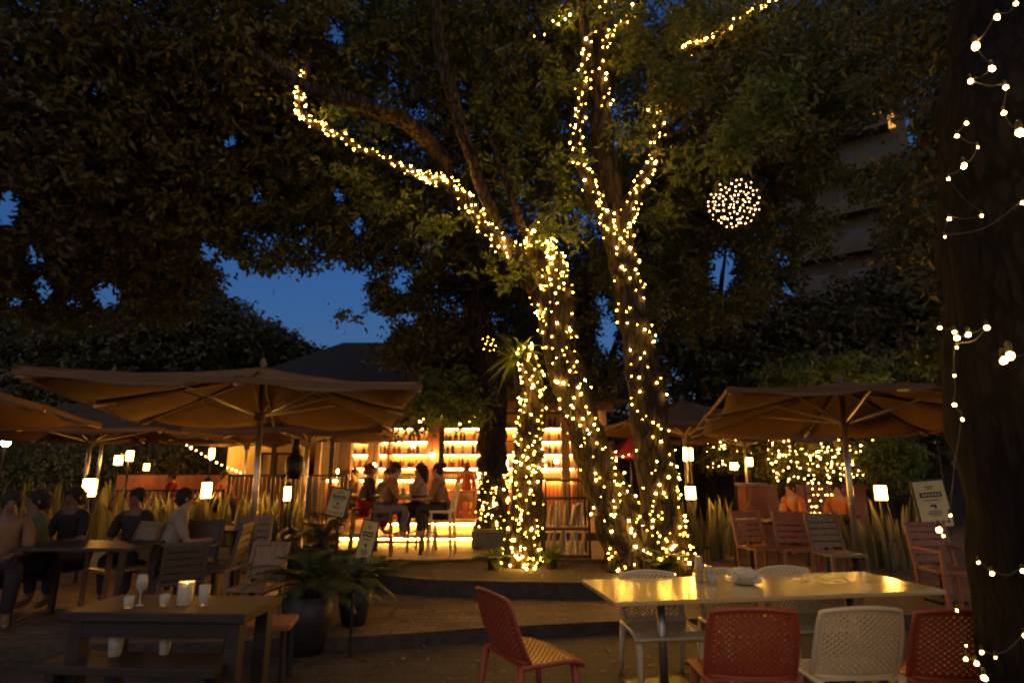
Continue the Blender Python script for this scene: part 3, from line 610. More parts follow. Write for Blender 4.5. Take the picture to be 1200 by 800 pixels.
loose('few warm bulbs in leaves beside the near trunk', [(1183, 414), (1176, 419), (1215, 400)], 2.5, (('bulb_near', 1),), 2.2, .05, group='light strands on the near tree')
# unseen strands added out of view to light the near table and chairs
for lb, pts in (('added light strand out of view before the long table', [(1.75 - .12 * i, 1.5 - .16 * i + .1 * math.sin(i), 3.3 - .03 * i + .1 * math.sin(i * 1.3)) for i in range(11)]),
                ('added light strand out of view right of the near tree', [(nx + .6 + .1 * i, 2.2 - .3 * i, 3.3 - .1 * math.sin(i)) for i in range(8)])):
    pts = [Vector(p) for p in pts]; wp, _ = catmull(pts, [1] * len(pts), 4)
    string(lb, wp, pts, (('bulb_fill', 1),), .004, 2.3, 'light strands on the near tree')
# festoon of warm bulbs behind the left umbrellas
loose('drooping festoon of orange bulbs behind the left umbrellas', [(214, 517), (219, 521), (224, 524), (230, 527), (236, 531), (241, 534), (247, 537), (254, 541), (260, 544), (267, 547), (272, 549), (277, 551), (282, 553)], 14.2, (('bulb_far', 1),), 1.5, 0)
loose('few bright bulbs in the foliage hanging before the bar', [(470, 478), (492, 493), (496, 490), (519, 487), (522, 484), (539, 496), (556, 488), (550, 493), (533, 478)], 11.2, (('bulb_far', 1),), 1.1, .1)
loose('short festoon of red tinted bulbs below the red parasol', [(722, 536), (730, 534), (737, 532), (743, 528), (752, 526)], 17, (('bulb_far', 1),), 1.3)
# wire ball of lights hanging from the tree
bc = P(860, 238, 8.6); br = .395
ball = empty('light_ball', bc, 0, 'hanging wire ball covered in pink gold fairy lights', 'light ball')
mb = MB()
for i in range(7):
    a = math.pi * i / 7; mb.tube([(br * math.cos(t) * math.cos(a), br * math.cos(t) * math.sin(a), br * math.sin(t)) for t in np.linspace(0, 2 * math.pi, 33)], .004, 4, False)
for z in (-.7, -.35, 0, .35, .7):
    q = br * math.sqrt(1 - z * z); mb.tube([(q * math.cos(t), q * math.sin(t), z * br) for t in np.linspace(0, 2 * math.pi, 33)], .004, 4, False)
mb.build('wire_frame', 'dark_metal', ball)
MB().tube([(0, 0, br), (.05, .1, 1.2), (.1, .2, 2.6)], .006, 5).build('hanging_cord', 'dark_metal', ball)
vw = (Vector((0, 0, CAMZ)) - bc).normalized(); vx = vw.cross(Vector((0, 0, 1))).normalized(); vy = vx.cross(vw); got = []
while len(got) < 100:
    best = None
    for _ in range(12):
        a = random.random() * 6.283; q = math.sqrt(random.random()) * .99; c = (q * math.cos(a), q * math.sin(a), 1 if len(got) < 74 else -1)
        d = min([(c[0] - g[0]) ** 2 + (c[1] - g[1]) ** 2 for g in got] or [9])
        if best is None or d > best[0]: best = (d, c)
    got.append(best[1])
for gx, gy, s_ in got:
    o = link('bulb', BM['bulb_pink'], ball); o.location = (vx * gx + vy * gy + vw * s_ * math.sqrt(max(0, 1 - gx * gx - gy * gy))) * br; o.scale = (random.uniform(.55, .95),) * 3
# hedge glowing with lights behind the right tables
def hedge(lb, x0, x1, Y, z0, z1, n, nb, seedmat='leaf_olive'):
    a, b = P(x0, 551, Y).x, P(x1, 551, Y).x; root = empty('hedge', ((a + b) / 2, Y, G), 0, lb, 'hedge', 'hedges behind the right tables')
    cs = [(a + (b - a) * (i + .5) / 6 - root.location.x, 0, (z0 + z1) / 2 - G, abs(b - a) / 8, .5, (z1 - z0) / 2 * random.uniform(.85, 1.15), n // 6) for i in range(6)]
    link('foliage', leaf_mesh('foliage', cs, .12, seedmat, 12, .3, .1, False), root)
    MB().bar((0, 0, -.1), (0, 0, .9), .12).build('stem', 'bark_dark', root)
    bl = [Vector((random.uniform(a, b), Y - random.uniform(.3, .7), random.uniform(z0, z1) - .12 * (random.random() < .3))) for _ in range(nb)]
    bl.sort(key=lambda v: (round(v.x * 2), v.z)); return bl
h1 = hedge('left half of the hedge glowing with tiny lights', 893, 958, 15.5, 1.3, 2.75, 420, 100); string('carpet of tiny lights over the left half of the hedge', h1[::2], h1, (('bulb_far', 1),), .003, .85)
h2 = hedge('right half of the hedge glowing with tiny lights', 955, 1012, 15.7, 1.4, 2.5, 360, 80); string('carpet of tiny lights over the right half of the hedge', h2[::2], h2, (('bulb_far', 1),), .003, .85)
h3 = hedge('dim hedge with few lights behind the lamp pole', 825, 880, 16, 1.6, 2.6, 240, 30); string('sparse tiny lights on the dim hedge', h3[::2], h3, (('bulb_far', 1),), .003, .75)
hedge('long dark hedge before the left backdrop wall, far left part', -60, 95, 17.6, G, 3.3, 700, 1, 'leaf_far')
hedge('long dark hedge before the left backdrop wall, behind the festoon', 90, 235, 17.8, G, 3.0, 620, 1, 'leaf_far')
hedge('green hedge between the lantern and the menu board', 1020, 1075, 13, 1.2, 2.4, 300, 1, 'leaf_yellow_lit')
for lb, x in (('small added up-light under the lit leaves over the right umbrella', 1010), ('small added up-light under the lit leaves left of the right umbrella', 925), ('small added up-light under the lit leaves by the near trunk', 1092)):  # unseen up-lights added to brighten the leaves above them
    q = P(x, 480, 14.6); u = empty('added_uplight', (q.x, 14.6, G), 0, lb, 'lamp', 'added up-lights'); z = 2.35 - G
    MB().tube([(0, 0, 0), (0, 0, z - .1)], .025, 8).build('post', 'dark_metal', u); MB().lathe([(.03, -.1), (.07, -.06), (.075, .02), (.068, .02), (.06, -.04)], 10, (0, 0, z)).build('shade', 'dark_metal', u); MB().lathe([(.055, -.03), (.056, -.02)], 10, (0, 0, z)).build('lens', 'uplight', u)
# trellis with lights
tr = empty('trellis', P(960, 551, 12.6) * Vector((1, 1, 0)) + Vector((0, 0, G)), 0, 'dark lattice trellis twinkling with lights beside the diners', 'trellis')
mb = MB()
for i in range(6): mb.bar((-.35 + .14 * i, 0, 0), (-.35 + .14 * i, 0, 1.3), .03, .02)
for i in range(7): mb.bar((-.37, -.022, .1 + .19 * i), (.37, -.022, .1 + .19 * i), .02, .03)
mb.build('lattice', 'dark_wood', tr)
tl = [tr.location + Vector((random.uniform(-.36, .36), -.06, .55 + .12 * (i % 7))) for i in range(42)]; string('lights on the dark trellis in neat rows', sorted(tl, key=lambda v: v.z), tl, (('bulb_far', 1),), .002, .6)

# ------------------------------------------------------------------ umbrellas
def umbrella(label, base, apex_off, yaw, S, rim, apex, tilt=(0, 0), cm='canvas', pole_r=.038, group='market umbrellas', detail=True):
    root = empty('market_umbrella', base, 0, label, 'umbrella', group); ax, ay = apex_off; z0 = base[2]
    top = Vector((ax, ay, apex - z0)); MB().tube([(0, 0, .05), top + Vector((0, 0, .06))], pole_r, 12).build('pole', 'pole_metal', root, True)
    MB().box((0, 0, .035), (.6, .6, .07), bev=.015).build('base_plate', 'dark_metal', root)
    MB().tube([(0, 0, .07), (0, 0, .38)], pole_r + .016, 12).build('sleeve', 'dark_metal', root, True)
    rot = Matrix.Rotation(yaw, 3, 'Z') @ Matrix.Rotation(tilt[0], 3, 'X') @ Matrix.Rotation(tilt[1], 3, 'Y'); h = S / 2; d = apex - rim
    def loc(x, y, z): return top + rot @ Vector((x, y, z))
    hub = top + Vector((0, 0, -d * 1.05 - .1)) if detail else top + Vector((0, 0, -d - .05))
    hub = Vector((ax * .82, ay * .82, hub.z))
    MB().tube([top + Vector((0, 0, -.1)), top + Vector((0, 0, -.02))], .085, 12).build('crown_hub', 'rib_dark', root)
    MB().tube([hub + Vector((0, 0, -.06)), hub + Vector((0, 0, .06))], .07, 12).build('runner', 'rib_dark', root)
    MB().lathe([(.03, 0), (.05, .04), (.03, .1), (.005, .14)], 10, top + Vector((0, 0, .05))).build('finial', 'rib_dark', root, True)
    rim_pts = [(h, 0), (h, h), (0, h), (-h, h), (-h, 0), (-h, -h), (0, -h), (h, -h)]
    can = MB(); nr, ns = 9, 6
    for k in range(8):
        a, b = Vector((*rim_pts[k], -d)), Vector((*rim_pts[(k + 1) % 8], -d)); vs = []
        for i in range(nr + 1):
            u = i / nr
            for j in range(ns + 1):
                w = j / ns; q = a.lerp(b, w) * u; bow = 4 * w * (1 - w)
                q.z -= .07 * math.sin(math.pi * u) + bow * (.1 * u) * (.4 + u) - .0
                q = Vector((q.x * (1 - .045 * bow * u ** 3), q.y * (1 - .045 * bow * u ** 3), q.z + .05))
                vs.append(loc(*q) + Vector(rng.normal(0, .006, 3)))
        can.add(vs, [(i * (ns + 1) + j, i * (ns + 1) + j + 1, (i + 1) * (ns + 1) + j + 1, (i + 1) * (ns + 1) + j) for i in range(nr) for j in range(ns)])
    c = can.build('canopy', cm, root, True); md = c.modifiers.new('cloth', 'SOLIDIFY'); md.thickness = .006
    # hanging hem round the rim
    hm = MB()
    for k in range(8):
        a, b = rim_pts[k], rim_pts[(k + 1) % 8]
        for j in range(4):
            p0 = Vector((a[0] + (b[0] - a[0]) * j / 4, a[1] + (b[1] - a[1]) * j / 4, -d - .01)); p1 = Vector((a[0] + (b[0] - a[0]) * (j + 1) / 4, a[1] + (b[1] - a[1]) * (j + 1) / 4, -d - .01))
            dr = [.0 if abs(t - .5) > .49 else .07 * 4 * t * (1 - t) for t in (j / 4, (j + 1) / 4)]
            vs = [loc(p0.x, p0.y, p0.z + .045 - dr[0] * .3), loc(p1.x, p1.y, p1.z + .045 - dr[1] * .3), loc(p1.x * 1.003, p1.y * 1.003, p1.z - .02 - dr[1] * .3), loc(p0.x * 1.003, p0.y * 1.003, p0.z - .02 - dr[0] * .3)]
            hm.add(vs, [(0, 1, 2, 3)])
    hm = hm.build('valance', cm, root); md = hm.modifiers.new('cloth', 'SOLIDIFY'); md.thickness = .005
    for k, (x, y) in enumerate(rim_pts):
        e = loc(x * .985, y * .985, -d - .015); s = loc(0, 0, -.06); rb = MB().bar(s, e, .026, .034).build('rib', 'rib_dark', root)
        m = s.lerp(e, .5); MB().bar(hub + (m - hub) * .06, m + Vector((0, 0, -.02)), .02, .022).build('strut', 'rib_metal', rb)
        MB().bar(e + (s - e).normalized() * .22 + Vector((0, 0, -.022)), e + (e - s).normalized() * .015 + Vector((0, 0, -.022)), .034, .03).build('end_cap', 'rib_metal', rb)
    return root
umbrella('large brown market umbrella nearest on the left, pale metal pole leaning right', (-3.13, 7.42, G), (-.22, .28), R(16), 3.8, 2.46, 2.95, (R(-2.6), R(0)))
umbrella('brown market umbrella at the left edge, its pole above the snake plants', (-8.25, 11.5, G), (.06, -.05), R(8), 4.3, 2.3, 2.95)
umbrella('brown market umbrella cut by the left edge, nearest the dark diners', (-7.75, 6.85, G), (.05, .05), R(16), 3.7, 2.42, 2.92, (R(-2.6), 0))
umbrella('brown market umbrella between the bar and the big left one', (-4.0, 11.5, G), (.03, 0), R(4), 3.3, 2.3, 2.82)
umbrella('brown market umbrella with thin pole behind the pair of small lanterns', (-10.3, 14.8, G), (0, 0), R(0), 3.4, 2.55, 3.05, pole_r=.032)
umbrella('brown market umbrella behind the drooping festoon', (-6.75, 15.0, G), (0, 0), R(20), 3.0, 2.35, 2.85, pole_r=.032)
umbrella('large brown market umbrella on the right, pale metal pole behind the long table', (4.62, 8.25, G), (.2, .2), R(-10), 3.9, 2.42, 2.86, (R(-4.5), 0))
umbrella('brown market umbrella beside the forked trunk, lamp on its pole', (3.66, 12.4, G), (-.03, 0), R(6), 3.5, 2.5, 3.06)
umbrella('brown market umbrella far back beside two small lanterns', (5.75, 14.6, G), (0, 0), R(12), 2.9, 2.35, 2.8, pole_r=.03)
umbrella('small red parasol glowing behind the forked trunk', (3.6, 18, G), (0, 0), R(10), 1.7, 2.05, 2.6, cm='canvas_red', pole_r=.025, group='red parasol')

# ------------------------------------------------------------------ lanterns on posts
def lantern(label, x, y, Y, w, h, glowm='lantern_glow', post=True, bz=G, group='lit lanterns on posts', cat='lantern'):
    c = P(x, y, Y); root = empty('post_lantern', (c.x, Y, bz), random.uniform(-.12, .12) + math.atan2(-c.x, Y), label, cat, group); z = c.z - bz; w *= .84; h *= .9
    MB().box((0, 0, z), (w, w, h), bev=.01).build('lamp_shade', glowm, root)
    MB().box((0, 0, z + h / 2 + .012), (w + .03, w + .03, .02)).build('cap', 'dark_metal', root)
    f = MB(); f.box((0, 0, z - h / 2 - .012), (w + .02, w + .02, .02)); f.tube([(0, 0, z - h / 2 - .02), (0, 0, z - h / 2 - .06)], .03, 8); f.build('holder', 'dark_metal', root)
    fr = MB()
    for sx in (-1, 1):
        for sy in (-1, 1): fr.bar((sx * (w / 2 + .004), sy * (w / 2 + .004), z - h / 2 - .01), (sx * (w / 2 + .004), sy * (w / 2 + .004), z + h / 2 + .01), .01)
    fr.build('frame', 'dark_metal', root)
    MB().lathe([(w * .45, 0), (w * .3, .04), (.012, .06)], 8, (0, 0, z + h / 2 + .022)).build('chimney', 'dark_metal', root)
    if post: MB().tube([(0, 0, 0), (0, 0, z - h / 2 - .05)], .022, 8).build('post', 'dark_wood', root)
    return root
lantern('large white glowing lantern amid the snake plants on the left', 105, 571, 8.6, .185, .26)
lantern('white glowing lantern left of the big left umbrella pole', 242, 574, 9.7, .165, .26)
lantern('white glowing lantern right of the big left umbrella pole', 338, 578, 9.7, .155, .23)
lantern('left of two small white lanterns above the left railing', 139, 539, 15, .2, .24)
lantern('right of two small white lanterns above the left railing', 152, 534, 15.2, .18, .26)
lantern('smallest orange lantern low behind the left railing', 172, 547, 16.5, .16, .2, 'lantern_orange')
lantern('narrow white lantern beside the drooping festoon', 248, 531, 15.8, .15, .28)
lantern('white lantern hanging on the pole beside the forked trunk', 809, 577, 11.2, .2, .24)
lantern('lower left of two small lanterns behind the right umbrella', 860, 546, 14.2, .17, .17)
lantern('upper right of two small lanterns behind the right umbrella', 878, 541, 14.4, .17, .2)
lantern('white glowing lantern left of the yellow menu board', 1032, 577, 9.4, .19, .23)
def wall_lamp(label, x, y, Y, w, h, mt, group=None, bz=G, r=None):
    c = P(x, y, Y); root = empty('tube_lamp', (c.x, Y, bz), 0, label, 'lamp', group); z = c.z - bz
    MB().tube([(0, 0, z - h / 2), (0, 0, z + h / 2)], w / 2, 8).build('lamp_tube', mt, root)
    MB().tube([(0, .04, 0), (0, .04, z + h / 2)], .02, 6).build('post', 'dark_metal', root); return root
wall_lamp('upright tube lamp on the left of the lamp pole', 803, 532, 12.0, .07, .26, 'lantern_glow', 'upright tube lamps')
wall_lamp('upright tube lamp on the right of the lamp pole', 810, 532, 12.0, .06, .24, 'lantern_glow', 'upright tube lamps')
wall_lamp('upright orange lamp right of the dark straight tree', 593, 546, 12.6, .08, .28, 'lamp_hot', 'upright tube lamps')
fl = empty('flood_lamp', P(7, 518, 15) * Vector((1, 1, 0)) + Vector((0, 0, G)), 0, 'bare white lamp on a pole at the left edge', 'lamp'); z = P(7, 518, 15).z - G
MB().ball((0, 0, z), .1, 10, 6).build('bulb', 'flood', fl); MB().tube([(0, 0, 0), (0, 0, z - .09)], .03, 8).build('pole', 'dark_metal', fl)

# ------------------------------------------------------------------ the bar pavilion
bar = empty('bar_pavilion', (-1.9, 17, FZ), 0, 'open bar pavilion with glowing back wall and dark hipped roof', 'bar building')
bo = bar.location
def bpart(name, ms, mb, parent=bar): 
    mb.v = [(v[0] - bo.x, v[1] - bo.y, v[2] - bo.z) for v in mb.v] if parent is bar else mb.v
    return mb.build(name, ms, parent)
ev = [(-7.6, 14.0, 3.5), (2.9, 14.0, 3.5), (2.9, 20.5, 3.5), (-7.6, 20.5, 3.5)]; rg = [(-5.15, 17.3, 5.45), (.4, 17.3, 5.45)]
bpart('roof', 'roof', MB().add(ev + rg + [(x, y, z - .18) for x, y, z in ev], [(0, 1, 5, 4), (1, 2, 5), (2, 3, 4, 5), (3, 0, 4), (0, 6, 7, 1), (1, 7, 8, 2), (2, 8, 9, 3), (3, 9, 6, 0), (6, 9, 8, 7)]))
bpart('back_wall', 'cream_wall', MB().box((-1.75, 18.0, 1.9), (8.1, .16, 2.98)))
bpart('side_wall', 'cream_wall', MB().box((-6.9, 16.6, 1.9), (2.1, .14, 2.95)))
bpart('side_wall', 'cream_wall', MB().box((2.4, 16.6, 1.9), (.14, 2.6, 2.95)))
for x, Y, w, ms in ((405, 14.4, .28, 'mid_wood'), (437, 14.8, .26, 'mid_wood'), (508, 14.6, .32, 'red_wood'), (517, 14.1, .12, 'dark_wood'), (388, 14.2, .1, 'dark_wood'), (372, 15.9, .14, 'mid_wood'), (345, 16.2, .1, 'dark_wood'), (319, 16.2, .1, 'dark_wood'), (663, 14.4, .2, 'mid_wood')):
    X = P(x, 551, Y).x; bpart('column', ms, MB().box((X, Y, (FZ + 3.3) / 2), (w, w, 3.3 - FZ), bev=.012))
bpart('beam', 'mid_wood', MB().box((-1.8, 14.45, 3.2), (8.6, .2, .22)))
bpart('window_frame', 'dark_wood', MB().box((-6.55, 16.48, 2.1), (.9, .06, .06)).box((-6.55, 16.48, 1.45), (.9, .06, .06)).box((-6.98, 16.48, 1.78), (.06, .06, .62)).box((-6.12, 16.48, 1.78), (.06, .06, .62)).box((-6.55, 16.48, 1.78), (.04, .05, .62)))
# back bar shelving
sx0, sx1 = -5.05, 1.95
sh = empty('bottle_shelf', ((sx0 + sx1) / 2, 17.6, FZ), 0, 'wide backlit shelf of bottles along the bar back wall', 'shelf'); o = sh.location
def spart(n, ms, c, d): return MB().box(Vector(c) - o, d).build(n, ms, sh)
LV = [1.72, 2.12, 2.5, 2.9]
spart('back_panel', 'shelf_back', ((sx0 + sx1) / 2, 17.86, 2.3), (sx1 - sx0, .03, 2.3))
for z, d in ((1.72, .02), (2.12, .02), (2.5, .02), (2.9, .02)):
    for i in range(5):
        w5 = (sx1 - sx0) / 5
        if (i, z) in ((0, 2.9), (3, 2.5)): continue
        spart('led_strip', random.choice(('shelf_led', 'shelf_pale', 'shelf_pale')), (sx0 + w5 * (i + .5), 17.79, z - .032), (w5 - random.uniform(.1, .3), .02, d))
for z in LV: spart('shelf_board', 'mid_wood', ((sx0 + sx1) / 2, 17.66, z), (sx1 - sx0, .34, .035))
for i in range(6): spart('upright', 'mid_wood', (sx0 + (sx1 - sx0) * i / 5, 17.67, 2.25), (.05, .35, 2.1))
spart('base_cabinet', 'mid_wood', ((sx0 + sx1) / 2, 17.6, FZ + .36), (sx1 - sx0, .5, .72))
def bottle(h, r, ms):
    return MB().lathe([(r * .9, 0), (r, .01), (r, h * .55), (r * .8, h * .66), (r * .34, h * .76), (r * .32, h * .97), (r * .38, h)], 8).mesh('bottle', ms, True)
BT = [bottle(.3, .05, 'bottle_amber'), bottle(.27, .055, 'bottle_clear'), bottle(.31, .045, 'bottle_dark'), bottle(.25, .055, 'bottle_green'), bottle(.22, .06, 'bottle_amber')]
RN = ['lowest', 'second', 'third', 'top']
for k, z in enumerate(LV):
    x = sx0 + .12
    while x < sx1 - .1:
        u = 600 + F * x / 17.2
        if 395 < u < 572 or 640 < u < 668:
            b = link('bottle', random.choice(BT)); b.location = (x, 17.6 + random.uniform(-.05, .07), z + .019); k_ = random.uniform(.78, 1.15); b.scale = (k_, k_, random.uniform(.72, 1.1)); b.rotation_euler.z = random.random() * 6
            tag(b, f'backlit bottle standing in the {RN[k]} row of the bar shelf', 'bottle', f'bottles in the {RN[k]} row of the bar shelf')
        x += random.choice((.1, .12, .13, .15, .18, .3))
ct = empty('bar_counter', (-1.6, 15.5, FZ), 0, 'long wooden bar counter lit by a strip below its top', 'bar counter')
MB().box((0, 0, 1.02), (6.6, .62, .06), bev=.01).build('counter_top', 'mid_wood', ct)
MB().box((0, .08, .5), (6.4, .4, .98)).build('front_panel', 'red_wood', ct)
MB().box((0, -.17, .965), (6.3, .03, .03)).build('led_strip', 'led', ct)
def step(label, x0, x1, y0, y1, z0, z1, mt='stone'):
    r = empty('lit_step', ((x0 + x1) / 2, y0, z0), 0, label, 'step', 'lit bar steps'); w = x1 - x0
    MB().box((0, (y1 - y0) / 2, (z1 - z0) / 2 - .03), (w, y1 - y0, z1 - z0 - .06)).build('riser', 'pale_wood', r)
    MB().box((0, (y1 - y0) / 2 - .03, z1 - z0 - .03), (w + .04, y1 - y0 + .08, .055), bev=.008).build('tread', 'pale_wood', r)
    MB().box((0, -.035, z1 - z0 - .073), (w - .04, .025, .02)).build('led_strip', 'led', r); return r
xa, xb = P(398, 630, 11.7).x, P(556, 630, 11.7).x
step('lower wooden step glowing from the light strip under its edge', xa, xb, 11.7, 12.26, PZ + .003, FZ + .02)
xa, xb = P(440, 605, 12.6).x, P(560, 605, 12.6).x
step('upper wooden step glowing from the light strip under its edge', xa, xb, 12.75, 13.3, FZ + .003, FZ + .2)
# hanging bar lamps
for lb, x, y, Y in (('bright bare lamp above the bar between wooden columns', 438, 545, 14.0), ('bright bare lamp high before the shelves', 484, 522, 16.4), ('bare lamp under the eave above the seated women', 506, 533, 14.2), ('bare lamp glowing at the left end of the bar', 397, 552, 15.5), ('bare lamp glowing over the bar right of the tree', 652, 540, 15.2)):
    c = P(x, y, Y); r = empty('pendant_lamp', c, 0, lb, 'lamp', 'bare lamps over the bar')
    MB().ball((0, 0, 0), .055, 10, 6).build('bulb', 'lamp_hot', r); MB().tube([(0, 0, .05), (0, 0, .12)], .03, 8).build('socket', 'dark_metal', r)
    MB().tube([(0, 0, .12), (0, 0, 3.3 - c.z)], .008, 5).build('cord', 'dark_metal', r)
for lb, X in (('added hidden lamp under the eave lighting the cream wall, left one', -7.3), ('added hidden lamp under the eave lighting the cream wall, right one', -6.2)):  # hidden lamps added to brighten the cream wall
    r = empty('wall_lamp', (X, 16.2, 3.0), 0, lb, 'lamp', 'added eave lamps'); MB().lathe([(.05, -.1), (.09, 0), (.05, .1)], 10).build('lamp_shade', 'lantern_glow', r)
    MB().bar((0, 0, .1), (0, .3, .16), .03).build('arm', 'dark_metal', r)
def railing(label, a, b, z, h, n, group='dark metal railings'):
    a, b = Vector((*a, z)), Vector((*b, z)); r = empty('railing', (a + b) / 2, 0, label, 'railing', group); m = (a + b) / 2
    f = MB(); f.bar(a - m + Vector((0, 0, h)), b - m + Vector((0, 0, h)), .05, .04); f.bar(a - m + Vector((0, 0, .1)), b - m + Vector((0, 0, .1)), .03, .03); f.build('rail', 'dark_metal', r)
    for i in range(n + 1):
        p = a.lerp(b, i / n) - m; k = i % 6 == 0; w = .05 if k else .018
        MB().bar(p, p + Vector((0, 0, h + (.03 if k else -.02))), w, w).build('post' if k else 'baluster', 'dark_metal', r)
railing('dark railing before the cream wall left of the bar', (-6.1, 12.9), (-3.55, 12.9), FZ, 1.12, 26)
railing('dark railing behind the snake plants on the far left', (-9.4, 13.2), (-6.25, 13.0), G, 1.1, 30)
railing('short dark railing right of the stout palm before the bar', (.75, 13.4), (1.55, 13.4), FZ, 1.0, 9)
lw = tag(MB().box((0, 0, .7), (4.4, .25, 1.4)).build('low_wall', 'red_brick'), 'low brick wall glowing orange behind the far left diners', 'wall'); lw.location = (-8.6, 16.4, G)
ow = empty('wooden_screen', (6.75, 13.4, G), 0, 'low orange wooden screen wall behind the right diners', 'screen')
MB().box((0, 0, .62), (2.3, .05, 1.0)).build('panel', 'red_wood', ow); MB().box((0, 0, 1.16), (2.4, .09, .09)).build('top_rail', 'red_wood', ow)
for x in (-1.12, 0, 1.12): MB().box((x, .06, .58), (.08, .08, 1.16)).build('post', 'dark_wood', ow)
bp = empty('brick_pillar', (5.25, 13.0, G), 0, 'square red brick pillar below two small lanterns', 'pillar'); MB().box((-.05, 0, .6), (.45, .45, 1.2)).build('shaft', 'red_brick', bp); MB().box((-.05, 0, 1.23), (.52, .52, .06), bev=.01).build('cap', 'stone', bp)
# ------------------------------------------------------------------ moulded chairs with pierced backs
def lattice(fn, nu, nv, hole, material, thick, border=1, name='seat'):
    """a curved shell pierced by a diamond lattice; fn(u,v) with u in -1..1 and v in 0..1"""
    bm = bmesh.new(); cache = {}
    def vt(x, y):
        x = min(max(x, 0), nu); y = min(max(y, 0), nv); k = (round(x, 4), round(y, 4))
        if k not in cache: cache[k] = bm.verts.new(fn(-1 + 2 * x / nu, y / nv))
        return cache[k]
    def face(vs):
        u = []
        for q in vs:
            if q not in u: u.append(q)
        if len(u) > 2:
            try: bm.faces.new(u)
            except ValueError: pass
    for i in range(nu + 1):
        for j in range(nv + 1):
            if (i + j) % 2: continue
            c = [(i + 1, j), (i, j + 1), (i - 1, j), (i, j - 1)]
            if border <= i <= nu - border and border <= j <= nv - border and hole(i / nu, j / nv):
                k = .62; inn = [(i + (x - i) * k, j + (y - j) * k) for x, y in c]
                for q in range(4): face([vt(*c[q]), vt(*c[(q + 1) % 4]), vt(*inn[(q + 1) % 4]), vt(*inn[q])])
            else: face([vt(*q) for q in c])
    bmesh.ops.recalc_face_normals(bm, faces=bm.faces[:])
    me = bpy.data.meshes.new(name); bm.to_mesh(me); bm.free()
    o = link('tmp', me); md = o.modifiers.new('t', 'SOLIDIFY'); md.thickness = thick; md.offset = 0
    me = bake(o); me.name = name; me.materials.clear(); me.materials.append(M[material]); return me
def air_chair(material):
    """facing +Y; seat 0.45 high, back 0.84 high"""
    root = empty('lattice_chair', (0, 0, 0), 0, 'x', 'chair')
    def bk(u, v):
        w = .255 - .03 * v ** 3 - .012 * (1 - v); z = .455 + .4 * v - .025 * u * u * v
        return Vector((u * w, -.215 - .1 * v + .055 * u * u * (1 - .3 * v) + .03 * (1 - v) ** 3, z))
    link('backrest', lattice(bk, 26, 24, lambda a, b: b > .12, material, .012, 2, 'backrest'), root)
    def st(u, v):
        w = .25 + .012 * v
        return Vector((u * w, -.2 + .45 * v, .455 - .018 * (1 - u * u) * math.sin(math.pi * v) - .035 * max(0, v - .82) / .18 - .006 * abs(u) ** 6))
    link('seat', lattice(st, 24, 22, lambda a, b: True, material, .012, 2, 'seat'), root)
    fr = MB()
    e = [bk(-1, t) for t in np.linspace(0, 1, 9)] + [bk(u, 1) for u in np.linspace(-.9, .9, 9)] + [bk(1, t) for t in np.linspace(1, 0, 9)]
    fr.tube(e, .014, 8)
    e = [st(-1, t) for t in np.linspace(0, 1, 8)] + [st(u, 1) for u in np.linspace(-.9, .9, 9)] + [st(1, t) for t in np.linspace(1, 0, 8)]
    fr.tube(e, .016, 8); fr.tube([bk(u, .02) for u in np.linspace(-1, 1, 9)], .014, 8)
    fr.build('rim', material, root, True)
    for sx in (-1, 1):
        MB().tube([(sx * .225, .2, .43), (sx * .235, .225, .2), (sx * .245, .245, 0)], [.026, .021, .017], 8).build('leg', material, root, True)
        MB().tube([(sx * .235, -.19, .45), (sx * .245, -.235, .2), (sx * .25, -.27, 0)], [.028, .021, .017], 8).build('leg', material, root, True)
    return root
cw = air_chair('plastic_white'); cr_ = air_chair('plastic_red'); used = set()
def place(proto, label, loc, rz, group='pierced plastic chairs at the long table', sc_=1.0):
    o = proto if proto.name not in used else copy_tree(proto); used.add(proto.name)
    o.location = loc; o.rotation_euler = (0, 0, rz); o.scale = (sc_ * 1.06, sc_, sc_ * (.925 if abs(rz) > 2 else 1.02)); o['label'] = label; o['group'] = group; return o
TYAW = R(9)
place(cw, 'white pierced plastic chair with its back to us, between two red ones', (2.02, 3.92, 0), R(3))
place(cr_, 'red pierced plastic chair with its back to us, left of the white one', (1.41, 3.9, 0), R(-3))
place(cr_, 'red pierced plastic chair with its back to us, half behind the dark trunk', (2.6, 3.86, 0), R(-6))
place(cr_, 'red pierced plastic chair standing sideways off the left end of the long table', (.11, 4.25, 0), R(-62))
place(cw, 'white pierced chair tucked under the far side, near the left table leg', (1.2, 5.08, 0), R(186))
place(cw, 'white pierced chair tucked under the far side, behind the left red chair', (1.9, 5.2, 0), R(190))
place(cw, 'white pierced chair tucked under the far side, behind the near white one', (2.5, 5.32, 0), R(188))
